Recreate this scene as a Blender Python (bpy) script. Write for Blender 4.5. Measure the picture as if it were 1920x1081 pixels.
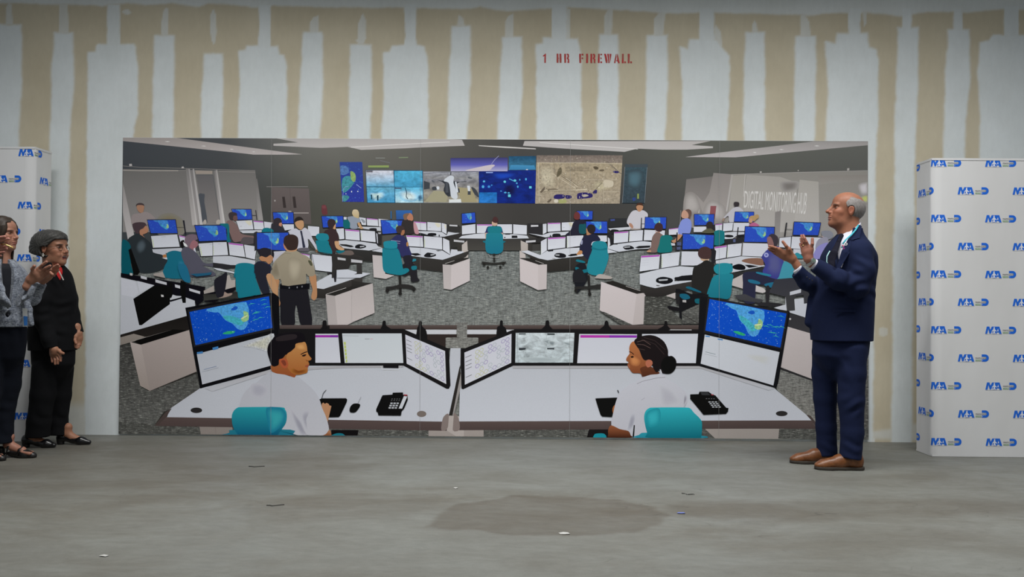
import bpy, bmesh, math, random
import numpy as np
from mathutils import Vector, Matrix
random.seed(7)
rng = np.random.default_rng(7)
scene = bpy.context.scene
for o in list(bpy.data.objects):
    bpy.data.objects.remove(o)
COL = scene.collection
# ------------------------------------------------------------------ camera
FPX, DIST, CAMH = 1600.0, 6.9, 1.11
YAW, PITCH, ROLL = -0.01276726, 0.01452109, 0.00723723
cy_, sy_ = math.cos(YAW), math.sin(YAW)
FWD = Vector((sy_ * math.cos(PITCH), cy_ * math.cos(PITCH), math.sin(PITCH)))
r0 = Vector((cy_, -sy_, 0.0)); u0 = r0.cross(FWD)
RIGHT = r0 * math.cos(ROLL) + u0 * math.sin(ROLL)
UP = -r0 * math.sin(ROLL) + u0 * math.cos(ROLL)
EYE = Vector((0, -DIST, CAMH))
cam_data = bpy.data.cameras.new('camera')
cam = bpy.data.objects.new('camera', cam_data)
COL.objects.link(cam)
cam_data.sensor_width = 36.0
cam_data.lens = FPX * 36.0 / 1920.0
m = Matrix.Identity(4)
for i in range(3):
    m[i][0] = RIGHT[i]; m[i][1] = UP[i]; m[i][2] = -FWD[i]; m[i][3] = EYE[i]
cam.matrix_world = m
scene.camera = cam
# ------------------------------------------------------------------ light and exposure
scene.view_settings.view_transform = 'Standard'
scene.view_settings.look = 'None'
scene.view_settings.gamma = 1.0
scene.view_settings.exposure = 0.0
world = bpy.data.worlds.new('world'); scene.world = world; world.use_nodes = True
world.node_tree.nodes['Background'].inputs[0].default_value = (0.82, 0.87, 0.90, 1)
world.node_tree.nodes['Background'].inputs[1].default_value = 0.17

def area(name, loc, target, sx, sy, power, color=(1, 0.99, 0.96), spread=math.pi):
    l = bpy.data.lights.new(name, 'AREA'); l.shape = 'RECTANGLE'
    l.size = sx; l.size_y = sy; l.energy = power; l.color = color; l.spread = spread
    o = bpy.data.objects.new(name, l); COL.objects.link(o)
    o.location = loc
    o.rotation_euler = (Vector(target) - Vector(loc)).to_track_quat('-Z', 'Y').to_euler()
    return o
# the fluorescent rows of the hall, above and in front of the wall
area('ceiling_light_row_center', (-0.2, -2.5, 4.6), (-0.2, -2.1, 0), 7.2, 0.5, 190, (1, 0.99, 0.97), math.radians(128))
area('ceiling_light_row_right', (3.4, -3.2, 4.7), (3.4, -3.0, 0), 1.4, 0.5, 26, (1, 0.99, 0.97), math.radians(128))
area('ceiling_light_row_rear', (0.4, -7.6, 4.7), (0.4, -7.0, 0), 6.0, 0.5, 70, (1, 0.98, 0.95), math.radians(150))

KL = 0.66          # how bright a white surface on this wall comes out, used to turn photo tones into albedo
def lin(c):
    return np.where(c <= 0.04045, c / 12.92, ((c + 0.055) / 1.055) ** 2.4)
def hexc(h, k=KL):
    h = h.lstrip('#')
    c = np.array([int(h[i:i + 2], 16) for i in (0, 2, 4)]) / 255.0
    return np.clip(lin(c) / k, 0.0, 0.92)

def ray(px, py):
    return FWD + RIGHT * ((px - 960.0) / FPX) + UP * ((540.5 - py) / FPX)
def at(px, py, Y=0.0):
    d = ray(px, py); t = (Y - EYE.y) / d.y
    return EYE + d * t
def ground(px, py):
    d = ray(px, py); t = -EYE.z / d.z
    return EYE + d * t

# ------------------------------------------------------------------ object helpers
def link(name, mesh, mats=(), parent=None):
    o = bpy.data.objects.new(name, mesh); COL.objects.link(o)
    for mt in (mats if isinstance(mats, (list, tuple)) else [mats]):
        mesh.materials.append(mt)
    if parent is not None:
        o.parent = parent
        o.matrix_parent_inverse = Matrix.Translation(-parent.location) if parent.type == 'EMPTY' else Matrix.Identity(4)
    return o
def tag(o, label=None, cat=None, group=None, kind=None):
    if label: o['label'] = label
    if cat: o['category'] = cat
    if group: o['group'] = group
    if kind: o['kind'] = kind
    return o
def thing(name, loc, label, cat, group=None):
    o = bpy.data.objects.new(name, None); COL.objects.link(o); o.location = loc
    o.empty_display_size = 0.1
    return tag(o, label, cat, group)
def from_bm(name, bm, mats, parent=None, smooth=False):
    me = bpy.data.meshes.new(name); bm.to_mesh(me); bm.free()
    if smooth:
        me.polygons.foreach_set('use_smooth', [True] * len(me.polygons))
    return link(name, me, mats, parent)

# ------------------------------------------------------------------ materials
def mat(name, color=None, rough=0.6, spec=0.4, metal=0.0, sheen=0.0):
    mt = bpy.data.materials.new(name); mt.use_nodes = True
    b = mt.node_tree.nodes['Principled BSDF']
    b.inputs['Roughness'].default_value = rough
    b.inputs['Specular IOR Level'].default_value = spec
    b.inputs['Metallic'].default_value = metal
    if sheen: b.inputs['Sheen Weight'].default_value = sheen
    if color is not None:
        b.inputs['Base Color'].default_value = (*color, 1)
    return mt
class NT:
    """small node-building helper"""
    def __init__(s, mt): s.t = mt.node_tree; s.b = s.t.nodes['Principled BSDF']
    def n(s, typ, **kw):
        nd = s.t.nodes.new(typ)
        for k, v in kw.items():
            if k.startswith('i_'): nd.inputs[k[2:].replace('_', ' ')].default_value = v
            else: setattr(nd, k, v)
        return nd
    def l(s, a, b): s.t.links.new(a, b)
    def coord(s, scale=(1, 1, 1), rot=(0, 0, 0)):
        c = s.n('ShaderNodeTexCoord'); mp = s.n('ShaderNodeMapping')
        mp.inputs['Scale'].default_value = scale; mp.inputs['Rotation'].default_value = rot
        s.l(c.outputs['Object'], mp.inputs['Vector']); return mp.outputs['Vector']
    def noise(s, vec, scale, detail=4, rough=0.55, dist=0.0):
        nd = s.n('ShaderNodeTexNoise'); s.l(vec, nd.inputs['Vector'])
        nd.inputs['Scale'].default_value = scale; nd.inputs['Detail'].default_value = detail
        nd.inputs['Roughness'].default_value = rough; nd.inputs['Distortion'].default_value = dist
        return nd.outputs['Fac']
    def rng(s, v, a, b, c, d):
        nd = s.n('ShaderNodeMapRange'); s.l(v, nd.inputs['Value'])
        for k, x in zip(('From Min', 'From Max', 'To Min', 'To Max'), (a, b, c, d)): nd.inputs[k].default_value = x
        return nd.outputs['Result']
    def math(s, op, a, b):
        nd = s.n('ShaderNodeMath', operation=op)
        for i, x in enumerate((a, b)):
            if isinstance(x, (int, float)): nd.inputs[i].default_value = x
            else: s.l(x, nd.inputs[i])
        return nd.outputs[0]
    def mix(s, fac, a, b, blend='MIX'):
        nd = s.n('ShaderNodeMix', data_type='RGBA', blend_type=blend)
        if isinstance(fac, (int, float)): nd.inputs['Factor'].default_value = fac
        else: s.l(fac, nd.inputs['Factor'])
        for i, x in ((6, a), (7, b)):
            if isinstance(x, (tuple, list, np.ndarray)): nd.inputs[i].default_value = (*x[:3], 1)
            else: s.l(x, nd.inputs[i])
        return nd.outputs[2]
    def attr(s, name): 
        nd = s.n('ShaderNodeAttribute', attribute_name=name); return nd
    def mul(s, col, fac):
        """colour times a scalar socket"""
        nd = s.n('ShaderNodeVectorMath', operation='SCALE'); s.l(col, nd.inputs[0]); s.l(fac, nd.inputs['Scale']); return nd.outputs[0]
    def base(s, c): s.l(c, s.b.inputs['Base Color'])
    def bump(s, h, strength=0.3, dist=0.002):
        nd = s.n('ShaderNodeBump'); nd.inputs['Strength'].default_value = strength; nd.inputs['Distance'].default_value = dist
        s.l(h, nd.inputs['Height']); s.l(nd.outputs[0], s.b.inputs['Normal'])
# ------------------------------------------------------------------ the wall: taped and mudded drywall
def smooth_closed(P, n=4):
    P = np.asarray(P, float); out = []
    N = len(P)
    for i in range(N):
        p0, p1, p2, p3 = P[i - 1], P[i], P[(i + 1) % N], P[(i + 2) % N]
        for k in range(n):
            t = k / n
            out.append(0.5 * ((2 * p1) + (-p0 + p2) * t + (2 * p0 - 5 * p1 + 4 * p2 - p3) * t * t + (-p0 + 3 * p1 - 3 * p2 + p3) * t ** 3))
    return np.array(out)
def poly_sdf(P, X, Z):
    d = np.full(X.shape, 1e9); ins = np.zeros(X.shape, bool)
    N = len(P)
    for i in range(N):
        ax, az = P[i]; bx, bz = P[(i + 1) % N]
        ex, ez = bx - ax, bz - az
        wx, wz = X - ax, Z - az
        t = np.clip((wx * ex + wz * ez) / (ex * ex + ez * ez + 1e-12), 0, 1)
        d = np.minimum(d, (wx - ex * t) ** 2 + (wz - ez * t) ** 2)
        c = ((az > Z) != (bz > Z)) & (X < (bx - ax) * (Z - az) / (bz - az + 1e-12) + ax)
        ins ^= c
    d = np.sqrt(d)
    return np.where(ins, -d, d)
def vnoise(X, Z, s, seed):
    r = np.random.default_rng(seed); G = r.random((256, 256))
    x = X * s + 50; z = Z * s + 50
    xi = np.floor(x).astype(int); zi = np.floor(z).astype(int)
    fx = x - xi; fz = z - zi; fx = fx * fx * (3 - 2 * fx); fz = fz * fz * (3 - 2 * fz)
    g = lambda a, b: G[a % 256, b % 256]
    return (g(xi, zi) * (1 - fx) + g(xi + 1, zi) * fx) * (1 - fz) + (g(xi, zi + 1) * (1 - fx) + g(xi + 1, zi + 1) * fx) * fz - 0.5

def build_wall():
    x0, x1, z0, z1, h = -5.0, 5.0, 0.0, 4.2, 0.0115
    nx = int((x1 - x0) / h) + 1; nz = int((z1 - z0) / h) + 1
    xs = np.linspace(x0, x1, nx); zs = np.linspace(z0, z1, nz)
    X, Z = np.meshgrid(xs, zs)
    wob = 0.012 * vnoise(X, Z, 5, 1) + 0.009 * vnoise(X, Z, 17, 2) + 0.005 * vnoise(X, Z, 50, 3)
    mud = np.zeros(X.shape)
    def add(pts, soft=0.012, op=1.0, w=1.0):
        P = np.array([(at(*p).x, at(*p).z) for p in pts])
        lo = P.min(0) - 0.08; hi = P.max(0) + 0.08
        i0, i1 = np.searchsorted(xs, (lo[0], hi[0])); j0, j1 = np.searchsorted(zs, (lo[1], hi[1]))
        if i1 <= i0 or j1 <= j0: return
        sl = (slice(j0, j1), slice(i0, i1))
        d = poly_sdf(P, X[sl], Z[sl]) + wob[sl] * w
        v = np.clip(0.5 - d / (2 * soft), 0, 1); v = v * v * (3 - 2 * v) * op
        mud[sl] = np.maximum(mud[sl], v)
    # long band along the top
    top = [(-60, 4), (62, 7), (110, 9), (195, 12), (240, 5), (272, 10), (320, 5), (375, 13), (390, 6), (480, 15), (512, 11), (680, 15), (757, 14), (785, 16), (880, 17), (900, 12), (930, 19), (960, 20),
           (1035, 15), (1065, 14), (1150, 18), (1235, 24), (1310, 24), (1350, 26), (1440, 26), (1515, 30), (1560, 24), (1625, 23), (1690, 30), (1740, 21), (1815, 23), (1880, 18), (1990, 17)]
    add(top + [(1990, -300), (-60, -300)], 0.014, 0.86)
    F = 900
    # narrow strips over the screw lines: left/right at the top, top y, left/right at poster height
    for (l, r, ty, l2, r2) in [(-20, 40, 46, -26, 35), (101, 137, 61, 94, 131), (290, 326, 67, 285, 324), (382, 418, 100, 377, 414), (569, 604, 60, 558, 599),
                               (656, 697, 83, 655, 694), (846, 882, 48, 838, 875), (941, 979, 69, 933, 972), (1123, 1159, 64, 1120, 1159), (1213, 1251, 66, 1210, 1246),
                               (1397, 1434, 59, 1395, 1434), (1492, 1529, 68, 1488, 1527), (1683, 1721, 52, 1678, 1716), (1777, 1817, 55, 1769, 1809)]:
        k = (F - 258) * 0.012
        add([(l, ty), (r, ty), (r + 1, (ty + 258) / 2), (r2, 258), (r2 - k, F), (l2 - k, F), (l2, 258), ((l + l2) / 2 - 1, (ty + 258) / 2)], 0.016, 1.0, 0.9)
    # wide strips over the board joints, stepped at the top
    add([(165, 98), (180, 97), (181, 86), (184, 84), (250, 84), (254, 90), (259, 125), (259, 215), (251, 240), (251, 262), (236, F), (158, F), (162, 258), (166, 150)], 0.014)
    add([(447, 96), (461, 95), (463, 86), (521, 87), (523, 102), (532, 104), (537, 125), (538, 200), (537, 258), (530, F), (440, F), (447, 258), (449, 150)], 0.014)
    add([(718, 98), (730, 97), (735, 86), (757, 84), (780, 84), (795, 87), (801, 105), (803, 160), (804, 258), (800, F), (710, F), (715, 258), (718, 180)], 0.014)
    add([(1005, 84), (1018, 82), (1019, 71), (1083, 72), (1087, 88), (1091, 115), (1090, 258), (1088, F), (1004, F), (1007, 258), (1005, 150)], 0.014)
    add([(1275, 88), (1290, 93), (1293, 74), (1345, 74), (1356, 90), (1367, 105), (1368, 160), (1366, 230), (1363, 258), (1360, F), (1276, F), (1279, 258), (1279, 150)], 0.014)
    add([(1548, 78), (1566, 82), (1569, 62), (1626, 62), (1631, 88), (1644, 92), (1647, 110), (1646, 220), (1642, 262), (1641, 450), (1637, 620), (1638, F), (1549, F), (1549, 258), (1552, 150)], 0.016)
    add([(1838, 80), (1855, 76), (1862, 66), (1990, 64), (1990, F), (1830, F), (1838, 258), (1834, 140)], 0.014)
    # necks and the flame-shaped first coats above the strips
    for pts in [[(201, 8), (225, 8), (225, 90), (201, 90)], [(484, 8), (508, 8), (507, 60), (508, 92), (484, 92), (486, 50)], [(757, 8), (782, 8), (780, 60), (782, 90), (757, 90), (760, 66)],
                [(1035, 8), (1063, 8), (1063, 80), (1035, 80)], [(1311, 15), (1340, 15), (1340, 80), (1311, 80)], [(1591, 15), (1614, 15), (1612, 45), (1614, 70), (1591, 70)],
                [(1692, 15), (1709, 15), (1709, 58), (1692, 58)], [(1788, 15), (1803, 15), (1806, 60), (1788, 60)], [(1882, 10), (1910, 10), (1910, 70), (1882, 70)]]:
        add(pts, 0.006, 0.95, 0.5)
    for pts in [[(10, 46), (11, 14), (16, 6), (22, 8), (25, 46)], [(111, 62), (111, 5), (127, 5), (129, 62)], [(303, 67), (303, 40), (307, 18), (312, 14), (316, 17), (315, 67)],
                [(394, 30), (400, 15), (405, 28), (406, 60), (402, 86), (397, 76), (394, 55)], [(580, 60), (581, 42), (588, 32), (597, 29), (598, 60)],
                [(670, 74), (671, 45), (680, 24), (686, 38), (686, 74)], [(666, 74), (685, 73), (683, 80), (678, 84), (670, 80)], [(857, 48), (859, 27), (868, 33), (872, 48)],
                [(947, 69), (948, 40), (953, 30), (962, 26), (963, 69)], [(1133, 65), (1133, 30), (1140, 17), (1149, 17), (1147, 65)], [(1226, 67), (1226, 36), (1234, 26), (1247, 25), (1243, 67)],
                [(1341, 45), (1352, 60), (1355, 90), (1341, 90)], [(1409, 60), (1411, 44), (1415, 38), (1419, 46), (1421, 60)], [(1501, 70), (1500, 27), (1510, 28), (1518, 42), (1520, 70)],
                [(229, 20), (240, 17), (246, 24), (240, 28), (231, 25)], [(1618, 24), (1625, 24), (1624, 44), (1620, 50)], [(1063, 15), (1069, 17), (1069, 74), (1064, 80)]]:
        add(pts, 0.005, 0.62, 0.35)
    # touched-up screw spot and the patched foot of the wall
    add([(1648, 615), (1656, 613), (1664, 616), (1664, 628), (1656, 631), (1648, 628)], 0.006, 0.45, 0.3)
    add([(1600, 822), (1720, 824), (1720, 795), (1650, 806), (1600, 812)], 0.02, 0.55)
    add([(90, 760), (240, 755), (240, 850), (90, 850)], 0.06, 0.6)
    add([(220, 808), (1640, 820), (1640, 840), (220, 828)], 0.006, 0.8, 0.3)
    mud = np.clip(mud + 0.05 * vnoise(X, Z, 9, 5) * mud, 0, 1)
    n = nx * nz
    co = np.zeros((n, 3), np.float32); co[:, 0] = X.ravel(); co[:, 1] = (-0.0012 * mud).ravel(); co[:, 2] = Z.ravel()
    i, j = np.meshgrid(np.arange(nx - 1), np.arange(nz - 1)); a = (j * nx + i).ravel()
    quads = np.stack([a, a + 1, a + 1 + nx, a + nx], 1)
    me = mesh_from('wall_back', co, quads, False)
    at_ = me.attributes.new('mud', 'FLOAT', 'POINT'); at_.data.foreach_set('value', mud.ravel().astype(np.float32))
    mt = mat('drywall', rough=0.85, spec=0.2); t = NT(mt)
    v = t.coord(); vs = t.coord((1.0, 1, 0.35))
    n1 = t.noise(v, 2.2, 4); n2 = t.noise(vs, 26, 5, 0.65)
    n3 = t.noise(v, 260, 2)
    paper = t.mix(t.rng(n1, .3, .7, 0, 1), hexc('#a59d89'), hexc('#ada693'))
    mudc = t.mix(t.rng(n1, .3, .7, 0, 1), hexc('#b6bcbd'), hexc('#bec4c6'))
    f = t.attr('mud').outputs['Fac']
    c = t.mix(f, paper, mudc)
    c = t.mul(c, t.rng(n2, .2, .8, .955, 1.045))
    c = t.mul(c, t.rng(n3, .2, .8, .975, 1.025))
    t.base(c); t.bump(n2, 0.12, 0.003)
    w = link('wall_back', me, [mt]); tag(w, kind='structure')
    return w

def mesh_from(name, co, quads, smooth=True):
    me = bpy.data.meshes.new(name)
    nv, nq = len(co), len(quads)
    k = quads.shape[1]
    me.vertices.add(nv); me.vertices.foreach_set('co', np.asarray(co, np.float32).ravel())
    me.loops.add(nq * k); me.loops.foreach_set('vertex_index', quads.astype(np.int32).ravel())
    me.polygons.add(nq); me.polygons.foreach_set('loop_start', np.arange(0, nq * k, k, dtype=np.int32))
    me.polygons.foreach_set('use_smooth', np.full(nq, smooth))
    me.update(calc_edges=True)
    return me
wall = build_wall()

# stencilled letters, cut with the gaps of a stencil
def text_mesh(body, size=1.0, bold=0.0, xscale=1.0):
    cu = bpy.data.curves.new('t', 'FONT'); cu.body = body; cu.size = size; cu.offset = bold
    cu.resolution_u = 3
    o = bpy.data.objects.new('t', cu); COL.objects.link(o)
    dg = bpy.context.evaluated_depsgraph_get(); dg.update()
    me = o.evaluated_get(dg).to_mesh()
    co = np.array([v.co[:] for v in me.vertices]).reshape(-1, 3); fa = [list(p.vertices) for p in me.polygons]
    o.evaluated_get(dg).to_mesh_clear()
    bpy.data.objects.remove(o); bpy.data.curves.remove(cu)
    co[:, 0] *= xscale
    return co, fa

def build_stencil():
    # each letter as little stencil pieces on a 0..w by 0..10 grid
    L = {
     '1': (4, [[(1.6, 0), (3.6, 0), (3.6, 10), (2.6, 10), (0, 7.8), (0, 6.9), (1.8, 7.4)]]),
     'H': (6, [[(0, 0), (2.3, 0), (2.3, 10), (0, 10)], [(3.5, 0), (5.8, 0), (5.8, 10), (3.5, 10)], [(2.3, 4.5), (2.7, 4.5), (2.7, 5.6), (2.3, 5.6)]]),
     'R': (6, [[(0, 0), (2.2, 0), (2.2, 10), (0, 10)], [(3, 10), (4.6, 10), (5.7, 9), (5.7, 6.3), (4.9, 5.2), (5.9, 3.8), (5.9, 0), (3.9, 0), (3.9, 3.6), (3.0, 4.6), (3.0, 5.6), (3.8, 6.4), (3.8, 8.4), (3, 8.8)]]),
     'F': (5, [[(0, 0), (2.2, 0), (2.2, 10), (0, 10)], [(2.9, 8.2), (5, 8.2), (5, 10), (2.9, 10)], [(2.9, 4.3), (4.6, 4.3), (4.6, 6), (2.9, 6)]]),
     'I': (2.4, [[(0, 0), (2.3, 0), (2.3, 10), (0, 10)]]),
     'E': (5, [[(0, 0), (2.2, 0), (2.2, 10), (0, 10)], [(2.9, 8.4), (5, 8.4), (5, 10), (2.9, 10)], [(2.9, 4.4), (4.4, 4.4), (4.4, 5.9), (2.9, 5.9)], [(2.9, 0), (5, 0), (5, 1.7), (2.9, 1.7)]]),
     'W': (9.4, [[(0, 10), (2.3, 10), (4.2, 2.4), (4.2, 0), (2.3, 0)], [(3.6, 10), (5.6, 10), (7.0, 0), (5.0, 0), (4.9, 2.4)], [(6.4, 10), (8.8, 10), (7.6, 0.6), (7.2, 3.8)]]),
     'A': (7, [[(0, 0), (1.9, 0), (3.1, 6.6), (3.1, 10), (2.3, 10)], [(3.9, 10), (4.6, 10), (6.8, 0), (4.7, 0), (4.4, 1.8), (2.9, 1.8), (3.1, 3.3), (4.0, 3.3), (3.6, 6.8)]]),
     'L': (5, [[(0, 0), (2.2, 0), (2.2, 10), (0, 10)], [(2.9, 0), (4.9, 0), (4.9, 1.8), (2.9, 1.8)]])}
    bm = bmesh.new()
    def word(s, pxs):
        for ch, px in zip(s, pxs):
            wd, polys = L[ch]
            for P in polys:
                Q = []
                for k in range(len(P)):     # densify so the edge can wander a little like sprayed paint
                    a, b = np.array(P[k]), np.array(P[(k + 1) % len(P)])
                    for s_ in np.arange(0, 1, 0.34): Q.append(a + (b - a) * s_)
                vs = []
                for (u, v) in Q:
                    u += random.uniform(-.14, .14); v += random.uniform(-.12, .12)
                    p = at(px + u * 1.72 * .92, 100.6 + (px - 1017) * .003 + (10 - v) * 1.72)
                    vs.append(bm.verts.new((p.x, -0.0022, p.z)))
                bm.faces.new(vs)
    word('1', [1018]); word('HR', [1043.5, 1058])
    word('FIREWALL', [1086, 1099, 1107, 1121, 1132.5, 1151, 1166, 1177])
    bm.normal_update(); bmesh.ops.triangulate(bm, faces=bm.faces[:])
    mt = mat('red_stencil_paint', rough=0.7); t = NT(mt); v = t.coord()
    t.base(t.mix(t.rng(t.noise(v, 16, 3), .35, .68, 0, 1), hexc('#a3232a'), hexc('#8a4a42')))
    o = from_bm('stencil_lettering', bm, [mt], wall)
    tag(o, 'red stencilled words 1 HR FIREWALL')
build_stencil()

# ------------------------------------------------------------------ concrete floor
def build_floor():
    h = 0.02; xs = np.arange(-7, 7.001, h); ys = np.arange(-7.5, 0.061, h); X, Y = np.meshgrid(xs, ys); nx, ny = len(xs), len(ys)
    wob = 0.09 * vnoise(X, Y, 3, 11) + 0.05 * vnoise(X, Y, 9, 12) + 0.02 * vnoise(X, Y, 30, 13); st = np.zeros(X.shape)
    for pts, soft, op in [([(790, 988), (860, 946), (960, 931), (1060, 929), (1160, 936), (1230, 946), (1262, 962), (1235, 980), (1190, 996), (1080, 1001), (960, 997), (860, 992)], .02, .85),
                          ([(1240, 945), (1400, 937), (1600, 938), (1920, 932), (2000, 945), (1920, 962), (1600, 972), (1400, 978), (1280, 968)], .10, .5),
                          ([(420, 955), (600, 930), (820, 925), (850, 940), (760, 970), (560, 975)], .12, .45), ([(-60, 830), (230, 822), (600, 850), (640, 880), (400, 905), (150, 935), (-60, 950)], .25, .55),  # the wide far-left patch is the crowd's shade, painted as a brown tint
                          ([(240, 930), (500, 880), (700, 870), (640, 895), (380, 930), (200, 950)], .1, .4), ([(1500, 1000), (1700, 985), (1850, 1000), (1750, 1020), (1560, 1015)], .1, .4)]:  # first one: diagonal shade streak painted into the floor colour
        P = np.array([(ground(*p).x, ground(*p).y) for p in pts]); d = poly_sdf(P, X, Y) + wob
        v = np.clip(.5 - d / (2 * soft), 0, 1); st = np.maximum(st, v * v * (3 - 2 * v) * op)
    co = np.stack([X.ravel(), Y.ravel(), 0 * X.ravel()], 1); i, j = np.meshgrid(np.arange(nx - 1), np.arange(ny - 1)); a = (j * nx + i).ravel()
    quads = np.stack([a, a + 1, a + 1 + nx, a + nx], 1)
    n0 = len(co); co = np.concatenate([co, [(-7, -12, 0), (7, -12, 0), (7, -7.5, 0), (-7, -7.5, 0)]]); quads = np.concatenate([quads, [[n0, n0 + 1, n0 + 2, n0 + 3]]])
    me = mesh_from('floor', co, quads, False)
    me.attributes.new('stain_shade', 'FLOAT', 'POINT').data.foreach_set('value', np.concatenate([st.ravel(), np.zeros(4)]).astype(np.float32))
    mt = mat('worn_concrete', rough=0.55, spec=0.3); t = NT(mt)
    v = t.coord(); vx = t.coord((0.6, 1.3, 1), (0, 0, 0.12)); vl = t.coord((0.4, 0.9, 1), (0, 0, 0.2))
    big = t.noise(vl, 0.8, 6, 0.6, 0.4); mid = t.noise(vx, 2.6, 8, 0.68, 0.35); fine = t.noise(vx, 17, 7, 0.75, .3); grit = t.noise(v, 150, 2)
    c = t.mix(t.rng(big, .34, .66, 0, 1), hexc('#54524b'), hexc('#5d5e5a'))
    c = t.mix(t.rng(mid, .40, .70, 0, .75), c, hexc('#686a66'))
    c = t.mix(t.math('MULTIPLY', t.attr('stain_shade').outputs['Fac'], t.rng(mid, .3, .7, .75, .5)), c, hexc('#443e35'))
    c = t.mul(c, t.rng(fine, .25, .75, .84, 1.14)); c = t.mul(c, t.rng(grit, .2, .8, .93, 1.07))
    vo = t.n('ShaderNodeTexVoronoi', feature='DISTANCE_TO_EDGE')
    d = t.n('ShaderNodeVectorMath', operation='ADD'); nn = t.n('ShaderNodeTexNoise'); t.l(vx, nn.inputs['Vector']); nn.inputs['Scale'].default_value = 2.0
    t.l(vl, d.inputs[0]); t.l(nn.outputs['Color'], d.inputs[1]); t.l(d.outputs[0], vo.inputs['Vector']); vo.inputs['Scale'].default_value = 0.8
    ck = t.math('MULTIPLY', t.rng(vo.outputs['Distance'], 0, .003, 1, 0), t.rng(t.noise(v, 1.1, 3), .5, .6, 0, .5))
    c = t.mix(ck, c, hexc('#302e2a'))
    c = t.mix(t.rng(t.noise(vx, 9, 3, .5, .5), .72, .78, 0, .45), c, hexc('#3a3630'))
    t.base(c); t.l(t.rng(mid, .3, .7, .62, .46), t.b.inputs['Roughness']); t.bump(fine, .2, .004)
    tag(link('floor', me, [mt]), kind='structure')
build_floor()
# ------------------------------------------------------------------ the large printed poster: one flat sheet, its picture laid out in flat inks
class Print:
    def __init__(s):
        s.v = []; s.f = []; s.c = []; s.m = []; s.lay = 0; s.T = (0, 0, 1.0); s.mi = 0
    def px(s, u, v): return s.T[0] + u / s.T[2], s.T[1] + v / s.T[2]
    def add(s, P, col, col2=None, raw=False):
        """flat shape; P in photo pixels when raw, else in the current crop's units"""
        P = [tuple(p) if raw else s.px(*p) for p in P]
        P = [(min(max(x, 222), 1628.5), min(max(y, 257), 824)) for x, y in P]
        s.lay += 1
        yy = [p[1] for p in P]; y0, y1 = min(yy), max(yy)
        b = len(s.v)
        for (x, y) in P:
            w = at(x, y, 0); s.v.append((w.x, -0.0035 - s.lay * 0.000014, w.z))
            if col2 is None: s.c.append(col)
            else:
                t = (y - y0) / max(y1 - y0, 1e-6); s.c.append(tuple(np.array(col) * (1 - t) + np.array(col2) * t))
        s.f.append(list(range(b, b + len(P)))); s.m.append(s.mi)
_hexc = hexc
def hexc(h, k=0.615): return np.clip((_hexc(h, k) * 1.02 - .011) * np.array((.985, 1.0, 1.035)), .002, .93)
PR = Print()
BEZ = '#252425'
def nums(a): 
    a = [float(x) for x in a]; return list(zip(a[::2], a[1::2]))
def lerpq(q, u, v):
    (a, b, c, d) = q
    return ((a[0] * (1 - u) + b[0] * u) * (1 - v) + (d[0] * (1 - u) + c[0] * u) * v, (a[1] * (1 - u) + b[1] * u) * (1 - v) + (d[1] * (1 - u) + c[1] * u) * v)
def grow(q, k):
    cx = sum(p[0] for p in q) / 4; cy = sum(p[1] for p in q) / 4
    out = []
    for x, y in q:
        dx, dy = x - cx, y - cy; out.append((x + math.copysign(k, dx), y + math.copysign(k * 1.1, dy)))
    return out
def uvshape(q, P, col): PR.add([lerpq(q, u, v) for u, v in P], hexc(col), raw=True)
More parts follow.
